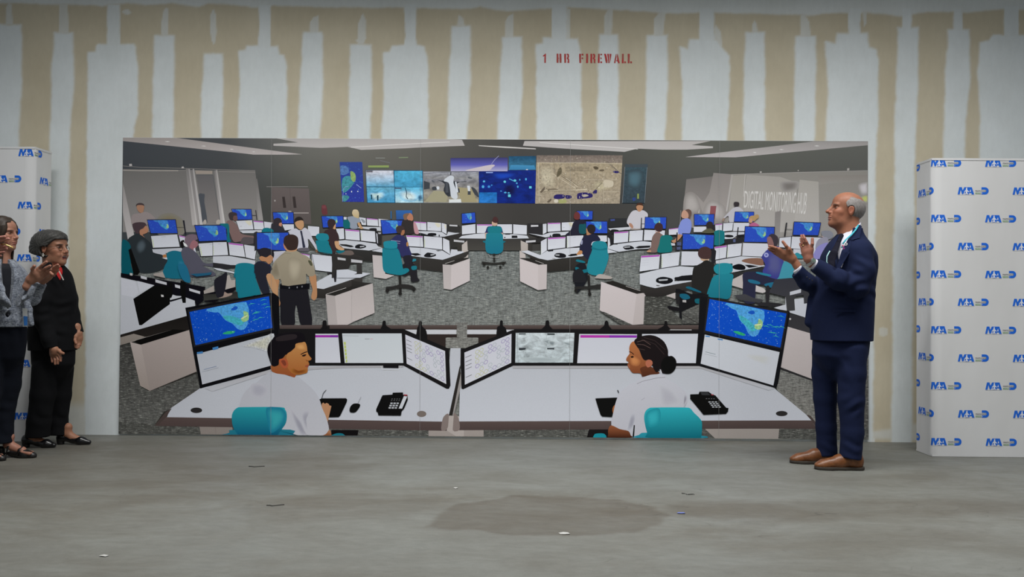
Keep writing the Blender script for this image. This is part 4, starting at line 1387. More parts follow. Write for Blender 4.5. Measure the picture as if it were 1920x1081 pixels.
for k in range(6): PR.add([(118 + k * 4, 190 + k * 31), (136 + k * 3, 190 + k * 31), (140 + k * 2, 214 + k * 31), (121 + k * 3, 214 + k * 31)], hexc('#a9b463'))
ART7 = '''
@ 0 0 1

// front right pair of big screens
@ 1280 540 3.603
p #1a1a1c 120 55 175 62 718 155 716 190 640 640 625 672 100 522 85 515
m B 178 73 697 170 655 400 150 285
g #b3b6bb #b9bbc0 146 312 650 430 608 655 118 508
p #3f74a8 150 318 180 322 180 330 150 326
p #3f74a8 232 338 268 343 266 352 232 346
l #6a7a80 3 150 428 218 445
l #8e9196 2 145 442 228 462
f #b3b4b2 #b6b8bd 430 440 560 450 600 470 570 520 500 500 430 470
// left foreground operator
@ 420 600 4.7
l #37363a 5 865 690 880 640 905 612
l #77767a 3 1185 725 1212 672
s #141415 1112 800 1115 765 1140 735 1175 730 1202 738 1200 760 1165 805 1130 810
p #131314 845 695 865 685 1080 684 1090 695 1085 720 1030 835 1015 850 925 852 860 760
s #a87c5c 865 745 880 722 895 735 905 726 925 732 935 748 950 752 945 780 930 840 915 890 880 800
h #a6a7ad #b2b1b6 380 470 430 452 520 470 600 495 640 485 720 545 800 620 845 690 870 770 905 850 930 955 900 1000 850 1025 620 1025 520 1020 420 1018 140 1018 130 900 150 720 200 620 300 540
f #9d9ca5 #acabb1 250 560 350 560 400 620 330 680 240 650
f #8f8e98 #aeadb3 590 780 640 830 690 900 730 1000 745 1025 700 1025 640 930
f #95949d #afaeb4 690 830 720 790 760 800 730 880 740 960 710 920
h #a57758 #7a4529 845 1022 900 1000 935 960 950 1000 948 1024
h #8e5a33 #8a4a2c 430 380 560 300 640 400 690 470 645 478 625 502 560 480 435 455
h #ab7a48 #96582f 625 240 640 205 712 188 735 225 742 280 760 315 777 335 768 350 748 358 757 385 745 405 740 455 705 470 640 478 580 440 560 380 560 300 600 270
f #bd8c56 #a97646 640 215 705 205 725 250 690 260 650 250
f #74401f #98602f 610 420 660 440 735 430 738 458 700 470 640 478 590 450
s #9d4f33 490 350 520 333 560 345 572 395 550 420 515 408
s #74392a 510 355 540 350 555 385 540 400 520 380
l #33221d 9 682 300 710 285 738 275
s #2a1d1a 690 312 712 300 732 300 712 318
s #8e4a35 720 400 748 388 750 405 730 412
s #74401f 725 345 745 355 755 350 740 362
s #19171a 430 170 470 125 560 110 650 105 700 115 720 155 716 188 640 205 628 245 560 290 525 332 492 345 486 392 432 402 402 330 388 270 400 210
s #2a2527 470 150 560 125 640 125 640 160 540 180 470 180
p #1d1b1e 500 120 540 115 560 118 530 122
s #14323a 18 1020 90 960 120 940
h #25707f #236a80 15 1022 60 985 95 960 590 960 612 1000 610 1022
h #2a8f98 #12526e 76 850 90 800 125 768 180 762 500 762 545 785 560 830 552 900 520 950 490 990 450 1015 160 1018 120 990 85 930
f #36969c #1f7088 380 770 500 768 540 800 550 850 500 940 420 990 395 900
s #1f6a78 950 1010 1000 992 1050 995 1068 1022 950 1022
// left phone
@ 620 600 4.7
p #141416 405 780 460 658 548 652 550 635 640 633 642 655 680 660 682 700 650 775 628 800 622 837 425 835 418 808 405 800
p #b9bbbf 648 665 678 668 632 776 602 774
p #8a3036 645 650 678 652 680 662 650 662
@ 1100 600 4.7
// right phone
p #121214 908 650 982 648 990 626 1070 627 1100 650 1130 660 1225 768 1245 770 1240 800 1222 822 1025 830 980 775 908 690
p #333436 1000 632 1062 632 1085 658 1010 656
p #8a3036 1092 648 1115 650 1112 658 1095 658
// right foreground operator
p #141415 75 685 270 678 262 740 222 850 135 845 120 830 80 705
l #2a2a2d 8 270 612 280 638
s #935b35 225 800 230 760 260 738 258 800 240 830
h #b0b0b6 #aeadb3 430 540 490 498 560 478 640 468 690 482 705 515 800 570 870 640 880 700 850 770 700 1000 520 1032 370 1030 350 970 290 960 215 920 235 800 260 700 300 620 380 560
f #8f8e98 #b0b0b6 380 840 415 810 430 850 410 930 385 970 350 975
f #a3a2a9 #b0b0b5 630 600 650 560 760 620 820 720 760 760 660 760
f #85838c #adacb3 860 650 880 680 855 755 850 720
l #7e7b82 4 440 558 490 535 620 505 690 500
l #8a878f 3 480 700 510 680
p #232325 412 920 422 920 415 1032 400 1030
h #8a5236 #3a2018 215 922 290 955 365 972 385 1010 395 1030 200 1030 188 1000 188 960
h #a1653e #6d3c28 415 185 450 230 490 330 520 345 560 400 600 455 640 468 540 480 492 497 470 466 405 462 378 432 360 405 358 385 366 370 347 352 347 335 362 310 375 290 372 245 385 205
f #b5784a #935a38 375 320 400 300 470 350 450 400 390 390
h #5d3524 #4a2b20 470 420 540 400 600 430 640 468 560 478 492 497 480 465
s #8f5640 358 388 375 395 378 420 366 410
l #2f1d18 7 372 275 392 282 412 300
s #2a1a17 385 318 405 312 412 325 392 330
s #a0604a 515 370 545 340 575 352 578 380 560 405 530 412
s #1e1a1b 415 182 450 150 500 135 560 130 620 145 680 190 712 260 715 312 745 312 775 335 788 375 775 430 740 465 700 470 660 462 640 438 610 458 580 410 575 360 545 345 510 352 485 325 460 260 435 225
s #121012 650 400 680 330 740 318 780 360 775 425 740 460 690 465
l #6a5550 3 440 190 500 175 560 215
l #6a5550 3 442 210 500 215 560 245
l #4a3d3a 3 455 250 510 260
l #3f3433 3 500 150 600 180 690 260
l #3f3433 3 480 165 600 210 680 300
p #c0bfc3 640 430 650 432 662 468 652 466
h #2a8a98 #27768a 440 1035 460 1005 540 985 1000 1010 1010 1036
h #2f9fa8 #14606e 503 850 515 800 545 772 600 765 860 765 910 775 940 810 1000 870 1013 920 1003 1030 960 1036 545 1036 530 990 512 920
f #349fa8 #23838f 520 830 560 785 640 780 640 900 560 940 530 900
s #1f7f8c 62 1010 80 995 150 995 168 1034 62 1034
@ 0 0 1
p #b3b2aa 880 817.6 1105 819.4 1105 824 880 822
s #3c3d31 905 818.5 925 818 922 820 908 820.5
s #3c3d31 940 819 975 818.6 970 820.6 946 821
s #44442f 1003 819.5 1020 819 1050 820.5 1010 821.5
s #3c3d31 1068 820 1088 820 1084 821.8 1070 821.8
p #b3b2aa 1220 820.3 1480 821.5 1480 824 1220 823
'''
run(ART7)
def keys(cx, cy, dx, dy, skx, n, m_, w, h, col):
    for j in range(m_):
        for i in range(n):
            u, v = cx + i * dx + j * skx, cy + j * dy
            PR.add([(u, v), (u + w, v), (u + w, v + h), (u, v + h)], hexc(col)); PR.lay -= 1
    PR.lay += 1
PR.T = (620, 600, 4.7); keys(530, 722, 27, 20, -8, 3, 3, 20, 13, '#a7a9ac'); keys(540, 688, 22, 13, -4, 4, 2, 10, 5, '#6c6d70')
PR.T = (1100, 600, 4.7); keys(1068, 712, 28, 15, 11, 3, 4, 20, 9, '#a7a9ac'); keys(1045, 686, 22, 10, 5, 4, 1, 12, 5, '#6c6d70')
# joins between the poster's printed panels
for x in (510.5, 789.0, 1069.0, 1348.0):
    xb = x - 1.5
    PR.add([(x, 262), (x + .35, 262), (xb + .35, 818), (xb, 818)], hexc('#807f7d'), raw=True)

def build_poster():
    tl, tr, br, bl = at(231, 258), at(1627, 265), at(1627, 823), at(224, 812)
    def edge_x(z, side):
        a, b = (bl, tl) if side < 0 else (br, tr)
        return a.x + (b.x - a.x) * (z - a.z) / (b.z - a.z)
    V = []
    for (x, y, z) in PR.v:
        zt = tl.z + (tr.z - tl.z) * (x - tl.x) / (tr.x - tl.x); zb = bl.z + (br.z - bl.z) * (x - bl.x) / (br.x - bl.x)
        z = min(max(z, zb), zt); x = min(max(x, edge_x(z, -1)), edge_x(z, 1)); V.append((x, y, z))
    # sheet itself: thin body with a pale cut edge
    b = len(V)
    P = [(p.x, p.z) for p in (bl, br, tr, tl)]
    g = .0015
    for (x, z), (sx, sz) in zip(P, ((-1, -1), (1, -1), (1, 1), (-1, 1))): V.append((x + g * sx, -0.0034, z + g * sz))
    for (x, z), (sx, sz) in zip(P, ((-1, -1), (1, -1), (1, 1), (-1, 1))): V.append((x + g * sx, -0.0014, z + g * sz))
    F = PR.f + [[b, b + 1, b + 2, b + 3]] + [[b + i, b + 4 + i, b + 4 + (i + 1) % 4, b + (i + 1) % 4] for i in range(4)]
    C = PR.c + [(.7, .7, .7)] * 8; M = PR.m + [0] * 5
    keep = [i for i, f in enumerate(F) if len(f) >= 3]
    me = bpy.data.meshes.new('printed_poster')
    me.from_pydata(V, [], [F[i] for i in keep])
    me.polygons.foreach_set('material_index', [M[i] for i in keep])
    at_ = me.attributes.new('ink', 'FLOAT_COLOR', 'POINT')
    at_.data.foreach_set('color', np.array([(*c, 1.0) for c in C], np.float32).ravel())
    mats = []
    for k in range(6):
        mt = mat(['print_plain', 'print_carpet', 'print_cloudy', 'print_patchy', 'print_specks', 'print_fine'][k], rough=0.42, spec=0.22); t = NT(mt)
        c = t.attr('ink').outputs['Color']; v = t.coord()
        if k == 1:
            a = t.noise(t.coord((10, 1, 130)), 1.0, 4, .7); b_ = t.noise(t.coord((150, 1, 170)), 1.0, 3, .7); d = t.noise(t.coord((60, 1, 14), (0, .35, 0)), 1.0, 3, .6)
            f1 = t.rng(a, .30, .70, .55, 1.45); f2 = t.rng(b_, .32, .68, .62, 1.4); f3 = t.rng(d, .3, .7, .75, 1.25)
            c = t.mul(t.mul(t.mul(c, f1), f2), f3)
            e1 = t.noise(t.coord((22, 1, 210), (0, .04, 0)), 1.0, 2, .6); e2 = t.noise(t.coord((150, 1, 16), (0, .30, 0)), 1.0, 2, .6)
            c = t.mix(t.rng(e1, .56, .66, 0, .75), c, hexc('#2c2d2b')); c = t.mix(t.rng(e2, .60, .68, 0, .6), c, hexc('#33332f')); c = t.mix(t.rng(e1, .42, .34, 0, .6), c, hexc('#a7a89f'))
        if k == 2: c = t.mul(c, t.rng(t.noise(t.coord((14, 1, 22)), 1.0, 5, .65, .6), .3, .7, .55, 1.45))
        if k == 3: c = t.mul(c, t.rng(t.noise(v, 60, 4, .7), .3, .7, .65, 1.35))
        if k == 4: c = t.mix(t.rng(t.noise(v, 85, 2, .6), .62, .74, 0, .6), c, hexc('#4f86c2'))
        if k == 5: c = t.mul(c, t.rng(t.noise(v, 55, 5, .75), .3, .7, .68, 1.32))
        if k == 0: c = t.mul(c, t.rng(t.noise(v, 220, 2), .2, .8, .96, 1.04))
        t.base(c); mats.append(mt)
    o = link('printed_poster', me, mats)
    tag(o, 'wide printed poster of a control room mounted on the drywall, full width sheet', 'poster')
build_poster()
hexc = _hexc
# ------------------------------------------------------------------ the two printed fabric boxes
def clip2(bm, co, no):
    bmesh.ops.bisect_plane(bm, geom=bm.verts[:] + bm.edges[:] + bm.faces[:], plane_co=(*co, 0), plane_no=(*no, 0), clear_outer=True, dist=1e-6)
def logo_bm():
    """one airport logo in its own flat units: 0.235 wide, y up; material 1 blue, 2 black, 3 green, 4 pale"""
    bm = bmesh.new(); 
    def poly(P, mi, z=0.0):
        f = bm.faces.new([bm.verts.new((x, y, z)) for x, y in P]); f.material_index = mi
    H = 0.072
    # M
    poly([(0, 0), (.021, 0), (.031, .046), (.043, .002), (.056, .002), (.076, .046), (.070, 0), (.088, 0), (.092, H), (.066, H), (.050, .040), (.042, H), (.016, H)], 1)
    # A
    poly([(.088, 0), (.112, 0), (.1135, .014), (.136, .014), (.138, 0), (.163, 0), (.140, H), (.094, H), (.094, .03)], 1)
    poly([(.118, .026), (.131, .026), (.126, .052)], 4, 1)
    # white aircraft rising between the letters
    poly([(.088, .07), (.094, .06), (.095, .045), (.112, .028), (.112, .022), (.095, .03), (.095, .013), (.104, .005), (.104, 0), (.088, .005), (.072, 0), (.072, .005), (.081, .013), (.081, .03), (.064, .022), (.064, .028), (.081, .045), (.082, .06)], 4, 1)
    poly([(.002, -.006), (.165, -.006), (.165, -.0035), (.002, -.0035)], 5)
    # D shape (an arch lying on its side)
    out = [(.235, 0)] + [(.27 + .036 * math.sin(a), .036 - .036 * math.cos(a)) for a in np.linspace(0, math.pi, 14)] + [(.235, H), (.235, .048)]
    inn = [(.27 + .012 * math.sin(a), .036 + .012 * math.cos(a)) for a in np.linspace(0, math.pi, 8)] + [(.235, .024)]
    poly(out + inn, 1)
    # green band
    poly([(.174, .003), (.230, .003), (.230, .020), (.174, .020)], 3)
    # small words
    for body, size, x, y, mi in (('MIAMI-DADE', .0205, .173, .028, 2), ('COUNTY', .0175, .179, .0055, 4)):
        co, fa = text_mesh(body, size, 0.0, 0.92)
        vs = [bm.verts.new((p[0] + x, p[1] + y, 1)) for p in co]
        for f in fa:
            try: bm.faces.new([vs[i] for i in f]).material_index = mi
            except ValueError: pass
    bm.normal_update(); bmesh.ops.triangulate(bm, faces=bm.faces[:])
    bmesh.ops.remove_doubles(bm, verts=bm.verts[:], dist=1e-7)
    return bm
LOGO_ME = bpy.data.meshes.new('logo_src'); _b = logo_bm(); _b.to_mesh(LOGO_ME); _b.free()
def fabric_materials():
    mt = mat('white_display_fabric', rough=0.75, spec=0.2, sheen=0.2); t = NT(mt); v = t.coord((1, 1, 1))
    c = t.mix(t.rng(t.noise(t.coord((1, 1, .3)), 1.6, 3), .3, .7, 0, 1), (.71, .71, .71), (.78, .79, .80))
    t.base(c); t.bump(t.noise(t.coord((1, 1, .35)), 3.5, 3), .5, .02)
    return [mt, mat('logo_blue', hexc('#1459bb'), .6), mat('logo_black', hexc('#2b2c2c'), .6), mat('logo_green', hexc('#6d8a63'), .6), mat('logo_pale', hexc('#c3c6cc'), .6), mat('logo_shadow', hexc('#a4a7ab'), .6)]
FAB = fabric_materials()
def backdrop(corner_top, corner_bot_y, yfront, depth, side, top_px, width, u0, z_first, label):
    """side=-1: its left flank shows (box runs right of the corner); side=+1: its right flank shows"""
    c = at(corner_top[0], corner_top[1], yfront); xc, ztop = c.x, c.z
    empty = thing('backdrop_box', (xc - side * width / 2, yfront + depth / 2, 0), label, 'display box', 'printed fabric display boxes')
    # fabric skin: front + both flanks + top, slightly bowed like stretched cloth
    bm = bmesh.new()
    path = [(-side * 0, 0)]
    def P(u, z, off=0.0):
        # u runs from the corner: negative = along the front away from the flank, positive = along the flank to the wall
        zz = z / ztop
        if u <= 0:
            t = min(-u / width, 1)
            bow = 0.006 * math.sin(t * math.pi) * math.sin(zz * math.pi)
            lean = -0.004 * (1 - zz)
            return (xc - side * (-u) , yfront + bow + lean - off, z)
        t = min(u / depth, 1)
        bow = 0.005 * math.sin(t * math.pi) * math.sin(zz * math.pi)
        return (xc - side * bow + side * off + side * 0.0, yfront + u, z)
    us = list(np.linspace(-width, 0, 24)) + list(np.linspace(0, depth, 8))[1:]
    zs = np.linspace(0.004, ztop, 24)
    grid = [[bm.verts.new(P(u, z)) for u in us] for z in zs]
    for j in range(len(zs) - 1):
        for i in range(len(us) - 1):
            bm.faces.new([grid[j][i], grid[j][i + 1], grid[j + 1][i + 1], grid[j + 1][i]])
    # far flank, back and top
    xf = xc - side * width
    def q(pts): bm.faces.new([bm.verts.new(p) for p in pts])
    yb = yfront + depth
    q([(xf, yfront, 0), (xf, yb, 0), (xf, yb, ztop), (xf, yfront, ztop)])
    q([(xc, yb, 0), (xf, yb, 0), (xf, yb, ztop), (xc, yb, ztop)])
    q([(xc, yfront, ztop), (xc, yb, ztop), (xf, yb, ztop), (xf, yfront, ztop)])
    # hem rolls along the top and bottom edges
    for z in (ztop - 0.004, 0.014):
        for k in range(len(us) - 1):
            a, b = P(us[k], z, 0.003), P(us[k + 1], z, 0.003)
            a2, b2 = P(us[k], z - 0.012, 0.003), P(us[k + 1], z - 0.012, 0.003)
            q([a2, b2, b, a])
    skin = from_bm('fabric_cover', bm, [FAB[0]], empty, True)
    # repeated logo, wrapped round the corner
    lb = bmesh.new(); row = 0; z = z_first
    PITCH_Z, PITCH_U, SC = 0.2033, 0.3995, 0.226 / 0.306
    while z > 0.02:
        for k in range(-8, 9):
            start = u0 + (row % 2) * PITCH_U / 2 + k * PITCH_U     # measured in print direction (left to right as seen)
            b = bmesh.new(); b.from_mesh(LOGO_ME)
            for v in b.verts:
                v.co.z = 0.0006 + 0.0005 * round(v.co.z)
                v.co.x = start + v.co.x * SC; v.co.y = z - 0.052 + v.co.y * SC
            # print direction s -> u : flank on the left means s<0 is the flank
            lo_s, hi_s = (-depth, width) if side < 0 else (-width, depth)
            if start > hi_s or start + 0.24 < lo_s: b.free(); continue
            clip2(b, (lo_s + .002, 0), (-1, 0)); clip2(b, (hi_s - .002, 0), (1, 0)); clip2(b, (0, .004), (0, -1)); clip2(b, (0, ztop), (0, 1))
            bmesh.ops.bisect_plane(b, geom=b.verts[:] + b.edges[:] + b.faces[:], plane_co=(0, 0, 0), plane_no=(1, 0, 0), dist=1e-6)
            vm = {}
            for v in b.verts:
                s = v.co.x; u = -s if side < 0 else s
                vm[v] = lb.verts.new(P(u, v.co.y, v.co.z + 0.0004))
            for f in b.faces:
                try: lb.faces.new([vm[v] for v in f.verts]).material_index = f.material_index
                except ValueError: pass
            b.free()
        row += 1; z -= PITCH_Z
    o = from_bm('printed_logos', lb, FAB, empty)
    return empty
bR = backdrop((1747, 296), 850, -0.63, 0.24, -1, 0, 1.9, -0.012, at(1750, 305, -0.63).z + 0.025, 'white fabric box printed with blue logos, right of the man in the navy suit')
bL = backdrop((66, 275), 825, -0.36, 0.23, +1, 0, 1.9, -0.13, at(60, 286, -0.36).z + 0.025, 'white fabric box printed with blue logos, behind the women at the left')
# ------------------------------------------------------------------ sculpting by distance fields, meshed with surface nets
def V3(*a): return np.array(a, np.float32)
class Sculpt:
    """a list of rounded forms blended together; each form is (function, bounds, blend, mode)"""
    def __init__(s): s.it = []; s.post = None
    def add(s, fn, lo, hi, k=0.01, mode='+'):
        s.it.append((fn, np.array(lo), np.array(hi), k, mode)); return s
    def ell(s, c, r, k=0.01, rot=None, mode='+'):
        c = np.array(c, float); r = np.array(r, float); R = None if rot is None else np.array(rot).reshape(3, 3)
        def fn(P):
            q = P - c
            if R is not None: q = q @ R
            k0 = np.sqrt(((q / r) ** 2).sum(-1)); k1 = np.sqrt(((q / (r * r)) ** 2).sum(-1)) + 1e-9
            return k0 * (k0 - 1) / k1
        m = r.max(); 
        ext = r if R is None else np.array([m] * 3)
        return s.add(fn, c - ext, c + ext, k, mode)
    def cone(s, a, b, ra, rb, k=0.01, flat=None, mode='+'):
        """tapered limb; flat=(direction, factor) thins it along a direction"""
        a = np.array(a, float); b = np.array(b, float); ba = b - a; L2 = float(ba @ ba) + 1e-12
        if flat is not None: fd = np.array(flat[0], float); fd /= np.linalg.norm(fd); ff = flat[1]
        def fn(P):
            pa = P - a; h = np.clip((pa @ ba) / L2, 0, 1)
            d = pa - h[..., None] * ba
            if flat is not None:
                t = d @ fd; d = d + (t * (1 / ff - 1))[..., None] * fd
                r = ra + (rb - ra) * h
                dist = np.sqrt((d * d).sum(-1)) - r
                return dist * min(1.0, ff * 1.15)
            return np.sqrt((d * d).sum(-1)) - (ra + (rb - ra) * h)
        m = max(ra, rb); return s.add(fn, np.minimum(a, b) - m, np.maximum(a, b) + m, k, mode)
    def chain(s, pts, k=0.01, flat=None, mode='+'):
        """pts: [(x,y,z,r), ...]"""
        for p, q in zip(pts, pts[1:]): s.cone(p[:3], q[:3], p[3], q[3], k, flat, mode)
        return s
    def half(s, pt, n, k=0.003):
        """cut away everything on the side n points to"""
        pt = np.array(pt, float); n = np.array(n, float); n /= np.linalg.norm(n)
        return s.add(lambda P: (P - pt) @ n, pt * 0 - 99, pt * 0 - 99, k, 'cut')
    def eval(s, P):
        d = None
        for fn, lo, hi, k, mode in s.it:
            v = fn(P)
            if d is None: d = v; continue
            if mode == '+':
                h = np.maximum(k - np.abs(d - v), 0) / k; d = np.minimum(d, v) - h * h * k * 0.25
            elif mode == '-':
                h = np.maximum(k - np.abs(d + v), 0) / k; d = np.maximum(d, -v) + h * h * k * 0.25
            elif mode == 'cut':
                h = np.maximum(k - np.abs(d - v), 0) / k; d = np.maximum(d, v) + h * h * k * 0.25
            elif mode == 'and':
                d = np.maximum(d, v)
        if s.post is not None: d = s.post(P, d)
        return d
    def mesh(s, name, h, mats, parent=None, color=None, pad=None):
        los = [i[1] for i in s.it if i[4] == '+']; his = [i[2] for i in s.it if i[4] == '+']
        pad = 3 * h + 0.012 if pad is None else pad
        lo = np.min(los, 0) - pad; hi = np.max(his, 0) + pad
        n = np.ceil((hi - lo) / h).astype(int) + 1
        ax = [lo[i] + h * np.arange(n[i]) for i in range(3)]
        D = np.empty(n, np.float32)
        step = max(1, int(600000 / (n[1] * n[2])))
        for i in range(0, n[0], step):
            X, Y, Z = np.meshgrid(ax[0][i:i + step], ax[1], ax[2], indexing='ij')
            D[i:i + step] = s.eval(np.stack([X, Y, Z], -1))
        verts, quads = surface_nets(D, lo, h)
        me = mesh_from(name, verts, quads, True)
        if color is not None:
            c = color(verts.astype(float)); at_ = me.attributes.new('tone', 'FLOAT_COLOR', 'POINT')
            at_.data.foreach_set('color', np.concatenate([c, np.ones((len(c), 1))], 1).astype(np.float32).ravel())
        return link(name, me, mats, parent)
def surface_nets(D, lo, h):
    s = D < 0; nx, ny, nz = D.shape
    c = [s[i:nx - 1 + i, j:ny - 1 + j, k:nz - 1 + k] for i in (0, 1) for j in (0, 1) for k in (0, 1)]
    cnt = sum(x.astype(np.int8) for x in c); mixed = (cnt > 0) & (cnt < 8)
    I = np.argwhere(mixed); idx = -np.ones(mixed.shape, np.int64); idx[mixed] = np.arange(len(I))
    pos = np.zeros((len(I), 3)); num = np.zeros(len(I))
    corners = [np.array((i, j, k)) for i in (0, 1) for j in (0, 1) for k in (0, 1)]
    for a in range(8):
        for b in range(a + 1, 8):
            if np.abs(corners[a] - corners[b]).sum() != 1: continue
            A = I + corners[a]; B = I + corners[b]
            da = D[A[:, 0], A[:, 1], A[:, 2]]; db = D[B[:, 0], B[:, 1], B[:, 2]]
            m_ = (da < 0) != (db < 0); t = np.where(m_, da / (da - db + 1e-12), 0)[:, None]
            p = A + (B - A) * t; pos[m_] += p[m_]; num[m_] += 1
    pos /= num[:, None]; verts = lo + pos * h
    Q = []
    for ax in range(3):
        sl0 = [slice(None)] * 3; sl1 = [slice(None)] * 3; sl0[ax] = slice(0, -1); sl1[ax] = slice(1, None)
        a, b = s[tuple(sl0)], s[tuple(sl1)]; E = np.argwhere(a != b)
        u, v = (ax + 1) % 3, (ax + 2) % 3
        E = E[(E[:, u] > 0) & (E[:, v] > 0) & (E[:, u] < D.shape[u] - 1) & (E[:, v] < D.shape[v] - 1)]
        inside = s[E[:, 0], E[:, 1], E[:, 2]]
        def cell(du, dv):
            F = E.copy(); F[:, u] -= du; F[:, v] -= dv; return idx[F[:, 0], F[:, 1], F[:, 2]]
        q = np.stack([cell(0, 0), cell(1, 0), cell(1, 1), cell(0, 1)], 1)
        q[~inside] = q[~inside][:, ::-1]
        Q.append(q)
    Q = np.concatenate(Q); Q = Q[(Q >= 0).all(1)]
    return verts, Q[:, ::-1]

def rotm(axis, deg): return np.array(Matrix.Rotation(math.radians(deg), 3, axis))
# ---------------- materials for people
def skin_mat(name='skin'):
    mt = mat(name, rough=0.5, spec=0.35); t = NT(mt)
    c = t.attr('tone').outputs['Color']; v = t.coord()
    c = t.mul(c, t.rng(t.noise(v, 60, 3), .3, .7, .93, 1.06)); t.base(c)
    t.b.inputs['Subsurface Weight'].default_value = 0.06; t.b.inputs['Subsurface Radius'].default_value = (.01, .004, .002)
    return mt
def cloth_mat(name, c1, c2, scale=220, rough=0.8, fold=0.0, sheen=0.1):
    mt = mat(name, rough=rough, spec=0.2, sheen=sheen); t = NT(mt); v = t.coord()
    t.base(t.mix(t.rng(t.noise(v, scale, 3, .7), .3, .7, 0, 1), c1, c2))
    if fold: t.bump(t.noise(t.coord((1, 1, .5)), 14, 4, .6, 1.0), fold, .02)
    return mt
SKIN = skin_mat()
HAIRM = {}
def hair_mat(name, c1, c2, vec=(1, 1, .12), scale=140):
    mt = mat(name, rough=0.55, spec=0.4); t = NT(mt); v = t.coord(vec)
    n = t.noise(v, scale, 4, .7, .3); t.base(t.mix(t.rng(n, .3, .7, 0, 1), c1, c2)); t.bump(n, .25, .002); return mt

def hand(name, J, wrist, parent, tone, r=0.0088, h=0.0021, palm_r=0.0135, palm_flat=None, sleeve_to=None):
    """J: dict finger -> list of joints from knuckle to tip; the thumb starts at the side of the palm"""
    S = Sculpt(); W = np.array(wrist, float)
    if sleeve_to is not None: S.cone(W, sleeve_to, .0250, .0285, .02)
    fl = palm_flat
    ks = [np.array(J[f][0], float) for f in ('index', 'middle', 'ring', 'little')]
    for kk in ks: S.cone(W + (kk - W) * .12, kk, palm_r * 1.15, palm_r * .82, .022, fl)
    for a, b in zip(ks, ks[1:]): S.cone(W * .35 + a * .65, W * .35 + b * .65, palm_r, palm_r, .016, fl)
    th = [np.array(p, float) for p in J['thumb']]
    S.cone(W + (th[0] - W) * .25, th[0], palm_r * 1.15, palm_r * 1.0, .018)
    for f, sc in (('thumb', 1.18), ('index', 1.0), ('middle', 1.03), ('ring', .97), ('little', .86)):
        P = [np.array(p, float) for p in J[f]]; n = len(P)
        for i in range(n - 1):
            ra = r * sc * (1.06 - .13 * i / (n - 1) * 1.5); rb = r * sc * (1.06 - .13 * (i + 1) / (n - 1) * 1.5)
            S.cone(P[i], P[i + 1], ra, rb, .0035 if i else .007)
    tips = [np.array(J[f][-1], float) for f in J]
    def color(P):
        c = np.tile(np.array(tone, float), (len(P), 1))
        d = np.min([np.linalg.norm(P - t, axis=1) for t in tips + [np.array(J[f][1]) for f in J]], 0)
        w = np.exp(-(d / .011) ** 2)[:, None]
        c = c * (1 - .30 * w * np.array([0.0, .42, .34]))
        return np.clip(c, 0, 1)
    return S.mesh(name, h, [SKIN], parent, color)

